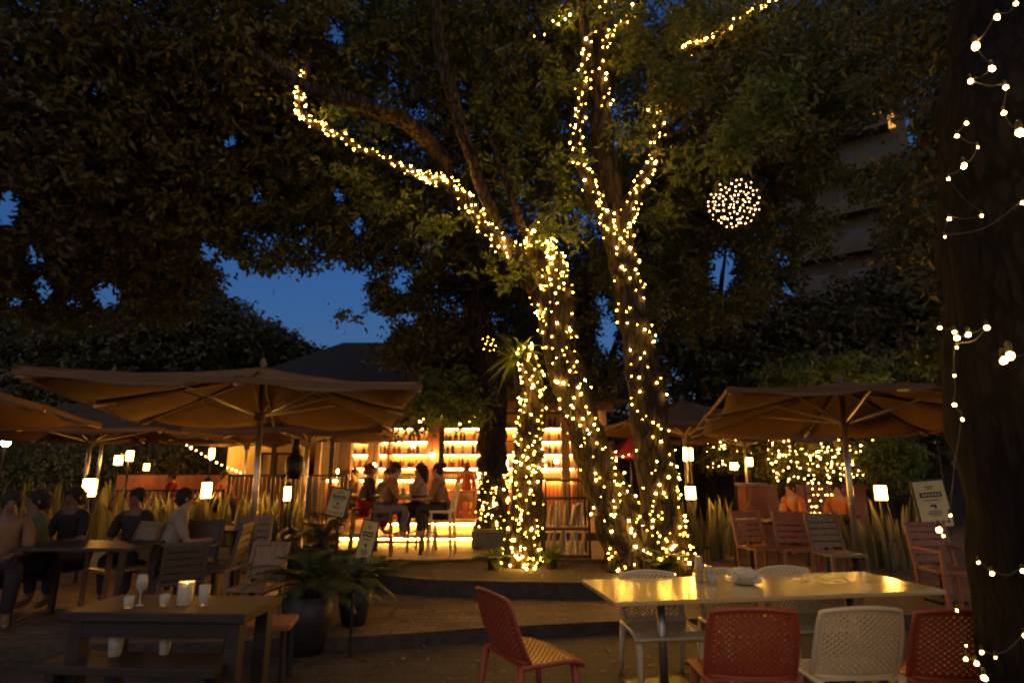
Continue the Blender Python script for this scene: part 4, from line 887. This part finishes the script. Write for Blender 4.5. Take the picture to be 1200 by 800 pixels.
# the long table
tb = empty('long_table', (1.97, 5.0, 0), TYAW, 'long pale glossy outdoor table reflecting the lights', 'table')
MB().box((0, 0, .732), (2.66, .86, .034), bev=.008).build('tabletop', 'table_top', tb)
MB().box((0, 0, .705), (2.3, .6, .025)).build('under_frame', 'dark_metal', tb)
for sx in (-.82, .82):
    p = MB().tube([(sx, 0, .03), (sx, 0, .7)], .032, 12).build('leg', 'pole_metal', tb, True)
    MB().box((sx, 0, .018), (.5, .5, .024), bev=.008).build('foot_plate', 'dark_metal', tb)
TT = .7495
def glass(label, p, h=.12, r0=.03, r1=.037, flip=False, group='glasses on the long table', stem=False, name='drinking_glass'):
    pr = [(r0 * .9, 0), (r0, .004), (r1, h), (r1 - .003, h), (r0 - .004, .012), (.001, .01)]
    if stem: pr = [(.032, 0), (.03, .004), (.005, .01), (.004, .08), (.03, .11), (.037, .15), (.028, .2), (.025, .2), (.034, .15), (.027, .113), (.001, .09)]
    if flip: pr = [(r, h - z) for r, z in pr][::-1]
    o = MB().lathe(pr, 16).build(name, 'glass', None, True); o.location = p; return tag(o, label, 'glass', group)
def tp(x, y, z=TT): q = gp(x, y, z); return (q.x, q.y, z)
glass('lower of two upturned glasses stacked on the long table, left one', tp(820, 682), .13, flip=True)
q = tp(820, 682); glass('upper of two upturned glasses stacked on the long table', (q[0], q[1], q[2] + .075), .13, flip=True)
glass('upturned glass standing right beside the stacked glasses', tp(831, 681), .125, flip=True)
glass('small low glass in front of the stacked glasses', tp(834, 684), .07)
fork = MB().bar((-.09, 0, .003), (.05, 0, .004), .008, .003).box((.07, 0, .004), (.04, .02, .003)).build('fork', 'pole_metal'); fork.location = tp(824, 688); fork.rotation_euler = (0, 0, .5); tag(fork, 'metal fork lying before the glasses on the long table', 'fork')
pz = TT; pq = tp(872, 683)
for i, lb in enumerate(('bottom plate of the stack under the napkin', 'middle plate of the stack under the napkin', 'top plate of the stack under the napkin')):
    p = MB().lathe([(.06, 0), (.075, .004), (.14, .02), (.142, .024), (.07, .009), (.001, .008)], 28).build('plate', 'ceramic', None, True); p.location = (pq[0], pq[1], pz + .013 * i); tag(p, lb, 'plate', 'plates on the long table')
bm = bmesh.new(); bmesh.ops.create_icosphere(bm, subdivisions=4, radius=1)
from mathutils import noise as mn
for v in bm.verts:
    n_ = mn.noise(v.co * 2.2) * .35 + mn.noise(v.co * 5) * .18; v.co *= (1 + n_); v.co = Vector((v.co.x * .115, v.co.y * .09, max(-.01, v.co.z * .05 + .02)))
me = bpy.data.meshes.new('napkin'); bm.to_mesh(me); bm.free(); me.materials.append(M['napkin']); me.polygons.foreach_set('use_smooth', [True] * len(me.polygons))
nk = link('napkin', me); nk.location = (pq[0], pq[1], pz + .052); tag(nk, 'crumpled cloth napkin heaped on the stacked plates', 'napkin')

# ------------------------------------------------------------------ left foreground: dark table and what stands on it
lt = empty('dark_table', (-2.33, 4.35, 0), R(-3), 'dark wooden garden table with thick edge and square legs in left foreground', 'table')
MB().box((0, 0, .715), (1.24, .56, .06), bev=.008).build('tabletop', 'dark_wood', lt)
MB().box((0, -.22, .63), (1.1, .04, .09)).build('apron', 'dark_wood', lt)
for sx in (-.53, .53):
    for sy in (-.2, .2): MB().box((sx, sy, .345), (.09, .09, .685), bev=.006).build('leg', 'dark_wood', lt)
LT = .7465
v = MB().lathe([(.05, 0), (.052, .01), (.052, .15), (.049, .15), (.048, .012), (.001, .01)], 20).build('candle_holder', 'glass', None, True); v.location = tp(216, 708, LT); tag(v, 'wide amber lit glass candle holder on the dark left table', 'candle holder')
cd = MB().lathe([(.03, 0), (.03, .07), (.026, .074), (.002, .076)], 12).build('candle', 'ceramic', None, True); q = tp(216, 708, LT); cd.location = (q[0], q[1], LT + .014); tag(cd, 'pale candle inside the wide glass holder', 'candle')
fm = MB().lathe([(.002, 0), (.011, .014), (.008, .034), (.0012, .055)], 8).build('flame', 'lamp_hot', cd); fm.location = (0, 0, .077)
glass('tall glass right of the candle holder on the dark table', tp(238, 709, LT), .13, group='glasses on the dark left table')
glass('small tumbler at the left end of the dark table', tp(150, 712, LT), .075, .028, .034, group='glasses on the dark left table')
glass('stemmed glass beside the tumbler at the left table end', tp(163, 709, LT), stem=True, group='glasses on the dark left table')
glass('low tumbler left of the candle holder', tp(192, 709, LT), .07, .028, .034, group='glasses on the dark left table')
# low bench with a jug and glass below the table edge
bq = gp(165, 772, .446); bn = empty('low_bench', (bq.x, bq.y, 0), R(-4), 'low dark bench before the left table', 'bench'); MB().box((0, 0, .42), (1.2, .34, .05), bev=.006).build('seat', 'dark_wood', bn)
for sx in (-.5, .5): MB().box((sx, 0, .2), (.06, .28, .4)).build('leg', 'dark_wood', bn)
glass('round glass vase standing on the low dark bench', tp(134, 768, .446), .15, .04, .05, group='glass on the bench', name='glass_vase')
glass('tumbler tipped up on the low dark bench', tp(192, 766, .446), .1, .03, .036, group='glass on the bench')

def garden_chair(label, loc, rz, fm, bm_, style='slat', arms=True, group='garden chairs', s=1.0):
    r = empty('garden_chair', loc, rz, label, 'chair', group); r.scale = (s,) * 3
    MB().box((0, 0, .44), (.48, .45, .035), bev=.008).build('seat', bm_, r)
    for sx in (-1, 1):
        MB().bar((sx * .23, .2, 0), (sx * .23, .2, .64 if arms else .44), .04).build('leg', fm, r)
        MB().bar((sx * .23, -.22, 0), (sx * .23, -.22, .45), .04).build('leg', fm, r)
        MB().bar((sx * .23, -.22, .44), (sx * .225, -.32, .9), .04).build('back_post', fm, r)
        if arms: MB().bar((sx * .235, .24, .655), (sx * .235, -.28, .665), .05, .025).build('armrest', fm, r)
    b = MB()
    if style == 'slat':
        for i in range(5): b.box((0, -.245 - .02 * i, .53 + .082 * i), (.43, .018, .066), (.2, 0, 0))
    else: b.box((0, -.285, .7), (.43, .02, .4), (.21, 0, 0), bev=.006)
    b.box((0, -.322, .905), (.5, .03, .05), bev=.008); b.build('backrest', bm_, r); return r
def gc(x, Y, z=G): return (P(x, 551, Y).x, Y, z)
garden_chair('pale panel backed chair left of the pale shirted diner', gc(152, 7.0), R(150), 'mid_wood', 'pale_wood', 'panel')
garden_chair('brown panel backed chair right of the pale shirted diner', gc(230, 7.2), R(175), 'dark_wood', 'chair_brown', 'panel')
garden_chair('brown slatted chair behind the candle holder on the dark table', gc(224, 6.6, G), R(38), 'chair_brown', 'chair_brown', 'slat', False, s=.86)
garden_chair('pale slatted chair just behind the large umbrella pole', gc(294, 7.9), R(184), 'pale_wood', 'pale_wood', 'slat', False)
garden_chair('brown wooden armchair with solid back before the large umbrella pole', gc(310, 6.3, G), R(172), 'mid_wood', 'mid_wood', 'panel', s=.84)
garden_chair('small brown chair half hidden between left tables', gc(262, 7.0), R(100), 'chair_brown', 'chair_brown', 'slat', False)
garden_chair('pale slatted chair left of the right umbrella pole', gc(972, 8.2), R(186), 'mid_wood', 'pale_wood', 'slat', False)
garden_chair('red slatted chair left of the pale one at the right tables', gc(926, 8.7), R(168), 'red_wood', 'red_wood', 'slat', False)
garden_chair('red slatted chair farthest left at the right tables', gc(884, 8.8), R(194), 'red_wood', 'red_wood', 'slat', False)
garden_chair('red slatted armchair below the yellow menu board', gc(1096, 6.9, G), R(182), 'red_wood', 'red_wood', 'slat')
st_ = empty('orange_stool', (-2.02, 5.05, 0), R(8), 'orange topped stool seen below the dark table', 'stool'); MB().box((0, 0, .45), (.52, .36, .05), bev=.012).build('seat', 'red_wood', st_)
for sx in (-.22, .22):
    for sy in (-.14, .14): MB().bar((sx, sy, 0), (sx * .95, sy * .95, .43), .035).build('leg', 'dark_wood', st_)
def garden_table(label, loc, w, d, ms, cloth_=None):
    r = empty('garden_table', loc, R(random.uniform(-6, 6)), label, 'table', 'garden tables'); MB().box((0, 0, .735), (w, d, .035), bev=.006).build('tabletop', ms, r)
    for sx in (-1, 1):
        for sy in (-1, 1): MB().box((sx * (w / 2 - .06), sy * (d / 2 - .06), .36), (.05, .05, .715)).build('leg', ms, r)
    return r
garden_table('dark garden table before the row of left diners', gc(120, 6.6), 1.2, .7, 'dark_wood')
garden_table('dark garden table behind the brown backed chair', gc(262, 8.4), 1.0, .7, 'dark_wood')
garden_table('dark garden table among the red chairs on the right', gc(905, 9.7), 1.3, .7, 'dark_wood')
garden_table('dark garden table by the orange shirted diners', gc(955, 11.0), 1.1, .7, 'dark_wood')
sv = MB(); 
for i in range(3): sv.box((0, 0, .012 * i), (.26 - .03 * i, .2 - .02 * i, .011), (0, 0, .2 * i))
sv = sv.build('folded_napkins', 'napkin'); sv.location = Vector(gc(228, 8.2)) + Vector((0, 0, .76)); tag(sv, 'folded pale napkins on the garden table behind the brown chair', 'napkins')

# ------------------------------------------------------------------ bar stools, high table, white bar chairs
ht = empty('high_table', (P(470, 551, 10.4).x, 10.4, PZ), R(4), 'dark high table with four seated people', 'table')
MB().box((0, 0, .93), (.95, .62, .045), bev=.006).build('tabletop', 'dark_wood', ht)
for sx in (-.4, .4):
    for sy in (-.25, .25): MB().bar((sx, sy, 0), (sx, sy, .91), .05).build('leg', 'dark_wood', ht)
MB().bar((-.4, -.25, .2), (.4, -.25, .2), .035).build('foot_rail', 'dark_metal', ht)
for lb, x, yy, st2 in (('small tumbler on the high table by the men', 462, 10.3, False), ('stemmed glass on the high table before the long haired woman', 482, 10.35, True), ('tumbler in the middle of the high table', 473, 10.45, False)):
    glass(lb, (P(x, 551, yy).x, yy, PZ + .9535), .11, stem=st2, group='glasses on the high table')
def bar_stool(label, loc, rz, ms, back=True, h=.72, group='bar stools'):
    r = empty('bar_stool', loc, rz, label, 'bar stool', group); MB().box((0, 0, h - .02), (.4, .38, .04), bev=.01).build('seat', ms, r)
    for sx in (-1, 1):
        for sy in (-1, 1): MB().bar((sx * .2, sy * .19, 0), (sx * .165, sy * .155, h - .03), .034).build('leg', ms, r)
    f = MB()
    for sx in (-1, 1): f.bar((sx * .19, -.18, .25), (sx * .19, .18, .25), .025)
    for sy in (-1, 1): f.bar((-.19, sy * .18, .32), (.19, sy * .18, .32), .025)
    f.build('foot_rail', ms, r)
    if back:
        b = MB()
        for sx in (-1, 1): b.bar((sx * .18, -.17, h), (sx * .19, -.26, h + .42), .034)
        for i in range(5): b.bar((-.12 + .06 * i, -.18, h + .02), (-.125 + .0625 * i, -.25, h + .38), .02)
        b.box((0, -.258, h + .41), (.41, .03, .07), bev=.008); b.build('backrest', ms, r)
    return r
def bs(x, Y, z): return (P(x, 551, Y).x, Y, z)
bar_stool('dark bar stool under the red skirted person', bs(428, 10.75, PZ), R(-70), 'dark_wood', False)
bar_stool('dark bar stool under the brown shirted person', bs(449, 10.15, PZ), R(-82), 'red_wood', False)
bar_stool('dark bar stool under the long haired woman', bs(497, 10.6, PZ), R(76), 'dark_wood', False)
bar_stool('white bar chair with back under the woman with a bun', bs(520, 10.15, PZ), R(84), 'plastic_white')
bar_stool('orange slatted bar chair standing before the counter, nearest the tree', bs(548, 13.9, FZ + .02), R(4), 'red_wood', h=.75)
bar_stool('orange slatted bar chair standing before the counter, left of the other', bs(531, 14.2, FZ + .02), R(-8), 'red_wood', h=.75)
bar_stool('white backed bar chair in front of the counter, left one', bs(468, 14.0, FZ + .02), R(6), 'plastic_white', h=.7)
bar_stool('white backed bar chair in front of the counter, right one', bs(485, 14.1, FZ + .02), R(-6), 'plastic_white', h=.7)
# rack with leaning boards
rk = empty('board_rack', (P(661, 551, 9.75).x, 9.75, PZ), R(4), 'dark open rack full of leaning pale boards beside the palm', 'rack')
f = MB()
for sx in (-.36, .36):
    for sy in (-.16, .16): f.bar((sx, sy, 0), (sx, sy, .95), .035)
for z in (.05, .46, .93): f.bar((-.36, -.16, z), (.36, -.16, z), .03); f.bar((-.36, .16, z), (.36, .16, z), .03)
f.build('frame', 'dark_wood', rk)
for z in (.07, .48): MB().box((0, 0, z), (.7, .3, .02)).build('shelf', 'mid_wood', rk)
for z in (.082, .492):
    x = -.3
    while x < .3:
        t = random.uniform(-.12, .25); hh = random.uniform(.3, .38); MB().box((x + math.sin(t) * hh / 2, random.uniform(-.03, .03), z + hh / 2 + .004), (random.uniform(.012, .024), random.uniform(.2, .26), hh), (0, t, 0)).build('board', random.choice(['pale_wood', 'ceramic', 'pale_wood']), rk)
        x += random.uniform(.045, .075)
# ------------------------------------------------------------------ menu boards (their printing is too small to read in the photo: rows of marks)
def menu_board(label, loc, rz, w, h, zc, tilt, paper='board_paper', stand=True):
    r = empty('menu_board', loc, rz, label, 'menu board', 'menu boards'); rot = Matrix.Rotation(tilt[1], 3, 'Y') @ Matrix.Rotation(tilt[0], 3, 'X'); c = Vector((0, 0, zc))
    def b(n, ms, x, y, z, d): o = MB().box((0, 0, 0), d).build(n, ms, r); o.matrix_local = Matrix.Translation(c + rot @ Vector((x, y, z))) @ rot.to_4x4(); return o
    b('frame', 'dark_metal', 0, .012, 0, (w + .04, .02, h + .04)); b('paper', paper, 0, -.001, 0, (w, .006, h))
    b('heading_block', 'ink', 0, -.0055, h * .2, (w * .72, .003, h * .11))
    for i in range(6): b('heading_letter', paper, -w * .26 + w * .104 * i, -.0075, h * .2, (w * .06, .002, h * .05))
    for zz, ww in ((.38, .3), (.335, .22), (.08, .5), (-.16, .4), (-.205, .5), (-.25, .34)): b('text_line', 'ink', 0, -.0052, h * zz, (w * ww, .002, h * .02))
    b('emblem', 'ink', 0, -.0052, -.04 * h, (w * .2, .002, h * .05)); b('emblem', 'ink', w * .06, -.0056, -.085 * h, (w * .08, .002, h * .04))
    for q in range(5): b('small_icon', 'ink', w * (-.36 + .18 * q), -.0052, -h * .4, (w * .09, .002, h * .06))
    if stand:
        MB().tube([(0, .04, 0), (0, .04, zc)], .02, 8).build('post', 'dark_metal', r); MB().box((0, .04, .015), (.34, .3, .03)).build('foot', 'dark_metal', r)
    return r
q = P(396, 588, 8.3); menu_board('small lit menu board tilted on a dark stand left of the high table', (q.x, 8.3, G), R(-10), .27, .36, q.z - G, (R(-12), R(10)))
q = P(429, 636, 8.9); menu_board('tall narrow menu board leaning before the platform', (q.x, 8.9, G), R(-6), .22, .62, q.z - G, (R(-10), R(9)))
q = P(1093, 590, 7.4); menu_board('large yellow menu board on a stand at the right', (q.x, 7.4, G), R(4), .4, .54, q.z - G, (R(-4), R(-4)))

# ------------------------------------------------------------------ plants
def snake_plant(label, loc, n, hmin, hmax, spread, group='snake plants along the left planter'):
    r = empty('snake_plant', loc, 0, label, 'plant', group); mb = MB()
    for i in range(n):
        a = random.random() * 6.283; rr = spread * math.sqrt(random.random()); p = Vector((rr * math.cos(a) * 1.3, rr * math.sin(a) * .7, 0)); h = random.uniform(hmin, hmax); ln = Vector((math.cos(a), math.sin(a), 0)) * random.uniform(.02, .3) * h
        f = random.random() * 3.14; s_ = Vector((math.cos(f), math.sin(f), 0)); nn = Vector((-s_.y, s_.x, 0)); w = random.uniform(.022, .045); vs = []
        for j in range(7):
            t = j / 6; ww = w * (.75 + .5 * t) * (1 - t ** 4) + .001; c = p + Vector((0, 0, h * t)) + ln * t * t + s_ * .02 * math.sin(t * 5 + a)
            vs += [c - s_ * ww, c + nn * ww * .35, c + s_ * ww]
        mb.add(vs, [(3 * j + k, 3 * j + k + 1, 3 * j + k + 4, 3 * j + k + 3) for j in range(6) for k in (0, 1)])
    mb.build('leaves', 'blade', r, True); return r
pl = empty('planter_box', (-6.6, 9.75, G), R(0), 'long dark planter box holding the snake plants on the left', 'planter')
MB().box((0, 0, .18), (7.0, .5, .36), bev=.015).build('box', 'planter', pl); MB().box((0, 0, .365), (6.9, .42, .02)).build('soil', 'soil', pl)
SP = ['tall snake plant clump at the far left edge', 'snake plant clump right of the bare white lamp', 'sparse snake plant clump above the left diners', 'snake plant clump left of the large lantern', 'dense snake plant clump lit by the large lantern',
      'snake plant clump right of the large lantern', 'snake plant clump before the left railing', 'short snake plant clump between the lanterns', 'snake plant clump left of the middle lantern', 'snake plant clump behind the middle lantern',
      'snake plant clump right of the middle lantern', 'snake plant clump behind the large umbrella pole', 'snake plant clump right of the large umbrella pole', 'snake plant clump below the right hand lantern of the left row']
for lb, x in zip(SP, (5, 28, 60, 84, 108, 128, 152, 178, 205, 226, 252, 278, 312, 342)):
    snake_plant(lb, (P(x, 551, 9.7).x, 9.7 + random.uniform(-.1, .1), G + .37), 26, .4, 1.05 if x < 140 else .85, .24)
for lb, x, Y in (('snake plant clump left of the pole lantern on the right', 792, 10.9), ('snake plant clump right of the pole lantern', 826, 10.8), ('snake plant clump before the brick pillar', 850, 11.4), ('snake plant clump left of the right lantern', 1010, 9.9), ('snake plant clump right of the right lantern', 1045, 9.8), ('snake plant clump at the foot of the forked trunk', 752, 9.2)):
    snake_plant(lb, (P(x, 551, Y).x, Y, G), 22, .5, 1.15, .26, 'snake plants on the right')
def frond_plant(label, loc, n, L, pot=True, name='cycad', elmin=-.1, ms='frond', group='potted cycads', pr=.2, ph=.42):
    r = empty(name, loc, 0, label, 'plant', group); z0 = ph if pot else .02
    if pot: MB().lathe([(pr * .7, 0), (pr * .95, ph * .6), (pr, ph), (pr * .9, ph), (pr * .88, ph - .04), (.01, ph - .05)], 20).build('pot', 'pot', r, True)
    mb = MB(); st = MB(); st.tube([(0, 0, z0 - .06), (0, 0, z0 + .12)], [.08, .06], 8)
    for i in range(n):
        a = i * 2.4 + random.uniform(-.3, .3); el = random.uniform(elmin, 1.25); l = L * random.uniform(.75, 1.1)
        d = Vector((math.cos(a) * math.cos(el), math.sin(a) * math.cos(el), math.sin(el))); s_ = d.cross(Vector((0, 0, 1))); s_.normalize(); pts = []
        for j in range(13):
            t = j / 12; pts.append(Vector((0, 0, z0 + .1)) + d * l * t + Vector((0, 0, -.42 * l * t * t)))
        st.tube(pts, [.007 * (1 - .7 * j / 12) for j in range(13)], 4, False)
        for j in range(24):
            t = .14 + .85 * j / 24; k = t * 12; i0 = min(int(k), 11); c = pts[i0].lerp(pts[i0 + 1], k - i0); ax = (pts[i0 + 1] - pts[i0]).normalized()
            for sg in (-1, 1):
                ld = (s_ * sg + ax * .65 + Vector((0, 0, .12))).normalized(); ll = l * .2 * math.sin(math.pi * (.12 + .86 * t)) + .02; w = ax * .0075
                mb.add([c - w, c + ld * ll * .5 - w * .8 , c + ld * ll + Vector((0, 0, -.02)), c + ld * ll * .5 + w * .8, c + w], [(0, 1, 2, 3, 4)])
    mb.build('fronds', ms, r); st.build('stalks', 'bark_dark', r); return r
frond_plant('large potted cycad with spiky arching fronds left of centre', (P(372, 551, 5.9).x, 5.9, 0), 40, .68, pr=.24, ph=.5)
frond_plant('small potted cycad beside the short dark stake', (P(424, 551, 6.4).x, 6.4, G), 22, .42, pr=.17, ph=.34)
frond_plant('low yellow lit fern before the leaning menu board', (P(448, 551, 8.35).x, 8.35, G), 24, .5, False, 'fern', -.1, 'leaf_yellow_lit', 'ferns')
frond_plant('green fern left of the small menu board stand', (P(408, 551, 9.0).x, 9.0, G), 22, .6, False, 'fern', .1, 'leaf_yellow_lit', 'ferns')
frond_plant('fern at the foot of the stout palm, left side', (P(578, 551, 8.75).x, 8.75, .28), 18, .36, False, 'fern', .1, 'leaf_yellow_lit', 'ferns')
frond_plant('fern at the foot of the stout palm, right side', (P(645, 551, 8.8).x, 8.8, .28), 18, .36, False, 'fern', .1, 'leaf_yellow_lit', 'ferns')
frond_plant('fern growing against the forked trunk', (P(762, 551, 8.0).x + .12, 7.95, .28), 16, .5, False, 'fern', .2, 'frond', 'ferns')
frond_plant('dark potted palm beside the left railing', (P(384, 551, 9.3).x, 9.3, G), 26, .8, True, 'potted_palm', .1, 'frond', 'potted palm')
tbx = empty('planter_box', (P(578, 551, 11.3).x, 11.0, PZ), R(3), 'mossy stone planter box at the foot of the dark straight tree', 'planter'); MB().box((0, 0, .16), (.75, .3, .3), bev=.02).build('box', 'planter', tbx); MB().box((0, 0, .315), (.66, .22, .02)).build('soil', 'soil', tbx)
stk = empty('stake', (P(420, 551, 5.7).x, 5.75, 0), 0, 'short dark metal stake standing on the step edge', 'stake'); MB().tube([(0, 0, 0), (0, 0, .5)], .014, 8).build('rod', 'dark_metal', stk); MB().ball((0, 0, .51), .02, 8, 5).build('knob', 'dark_metal', stk)
sc_ = P(345, 551, 9.2); hb = empty('gas_heater', (sc_.x, 9.2, G), 0, 'dark bottle shaped patio heater behind the lantern', 'heater')
MB().lathe([(.2, 0), (.2, .5), (.17, .6), (.06, .68)], 14).build('base', 'dark_metal', hb, True); MB().tube([(0, 0, .66), (0, 0, 1.5)], .03, 8).build('pole', 'dark_metal', hb); MB().lathe([(.1, 1.4), (.15, 1.55), (.13, 1.72), (.07, 1.78), (.06, 1.98), (.09, 2.0), (.02, 2.02)], 14).build('burner', 'dark_metal', hb, True)

# ------------------------------------------------------------------ apartment tower far behind on the right
TY = 46
q = P(1000, 551, TY); tw = empty('apartment_tower', (q.x + 2.6, TY, 0), R(-35), 'tall apartment tower with stacked balconies behind the right trees', 'building')
MB().box((0, 0, 16), (9, 9, 32)).build('wall', 'concrete', tw)
for k in range(9):
    z = 3.2 * k + 5
    MB().box((-.4, -5.1, z), (7.6, 1.3, .22)).build('balcony', 'concrete', tw); MB().box((-.4, -5.68, z + .5), (7.6, .1, .8)).build('parapet', 'concrete', tw)
    MB().box((-5.05, -.5, z), (1.2, 6, .22)).build('balcony', 'concrete', tw)
    for x in (-2.6, .2, 2.9): MB().box((x, -4.51, z + 1.25), (1.5, .06, 1.7)).build('window', 'bottle_dark', tw)
w = MB().box((2.9, -4.56, 28.3), (1.9, .05, 1.7)).build('lit_window', 'window_lit', tw); b_ = MB()
b_.box((2.9, -4.6, 28.3), (.07, .05, 1.7)); b_.box((2.9, -4.6, 28.45), (1.9, .05, .07)); b_.build('window_bar', 'dark_metal', tw)
MB().box((.2, -4.57, 28.1), (1.5, .05, 1.1)).build('lit_window', 'balcony_red_glow', tw)  # glowing panel stands in for red light on the balcony

# ------------------------------------------------------------------ sky, a dim warm fill lamp added to lift the dark, camera
w = bpy.data.worlds.new('World'); sc.world = w; w.use_nodes = True; nt = w.node_tree; bg = nt.nodes['Background']
sk = nt.nodes.new('ShaderNodeTexSky'); sk.sky_type = 'NISHITA'; sk.sun_disc = False; sk.sun_elevation = R(0); sk.sun_rotation = R(180); sk.ozone_density = 4
nt.links.new(sk.outputs[0], bg.inputs['Color']); bg.inputs['Strength'].default_value = SKY
sl = bpy.data.lights.new('fill_sun', 'SUN'); sl.energy = .105; sl.angle = R(150); sl.color = (1, .78, .45); so = bpy.data.objects.new('fill_sun', sl); COL.objects.link(so); so.rotation_euler = (R(60), 0, 0)
cam = bpy.data.cameras.new('camera'); co = bpy.data.objects.new('camera', cam); COL.objects.link(co); co.location = (0, 0, CAMZ); co.rotation_euler = (R(90) + TH, 0, 0)
cam.sensor_width = 36; cam.lens = 36 * F / 1200; cam.clip_end = 500; cam.clip_start = .05
cam.dof.use_dof = True; cam.dof.focus_distance = 8.8; cam.dof.aperture_fstop = 2.4
sc.camera = co
vs = sc.view_settings; sc.display_settings.display_device = 'sRGB'; vs.view_transform = 'Standard'; vs.look = 'None'; vs.exposure = EXPO; vs.gamma = 1; vs.use_curve_mapping = False
cy = sc.cycles; cy.use_denoising = DENOISE; cy.max_bounces = 6; cy.diffuse_bounces = 3; cy.glossy_bounces = 3; cy.transmission_bounces = 6; cy.transparent_max_bounces = 8
cy.sample_clamp_indirect = 4; cy.sample_clamp_direct = 0; cy.caustics_reflective = False; cy.caustics_refractive = False; cy.use_light_tree = True
cy.pixel_filter_type = 'BLACKMAN_HARRIS'; cy.filter_width = FILT

fl_ = []
for _ in range(2400):
    x, y = random.uniform(-6, 6), random.uniform(2.5, 9.4)
    e = np.interp(x, [p[0] for p in EDGE], [p[1] for p in EDGE])
    if -2 < x < 2.8 and 7.3 < y < 7.95 or abs(y - e) < .08 or -2.1 < x < -1.2 and y > 7.3: continue
    fl_.append((x, y, (.292 if -2 < x < 2.6 and y > 7.9 else G if y > e else 0) + .006))
mb = MB()
for x, y, z in fl_:
    a = random.random() * 6.283; l = random.uniform(.03, .075); d = Vector((math.cos(a), math.sin(a), random.uniform(-.05, .25))) * l; s_ = Vector((-math.sin(a), math.cos(a), .1)) * l * .28; c = Vector((x, y, z))
    mb.add([c, c + d * .5 + s_, c + d, c + d * .5 - s_], [(0, 1, 2, 3)])
tag(mb.build('fallen_leaves', 'leaf_dry'), 'dry fallen leaves scattered over the paving', None, None, 'stuff')
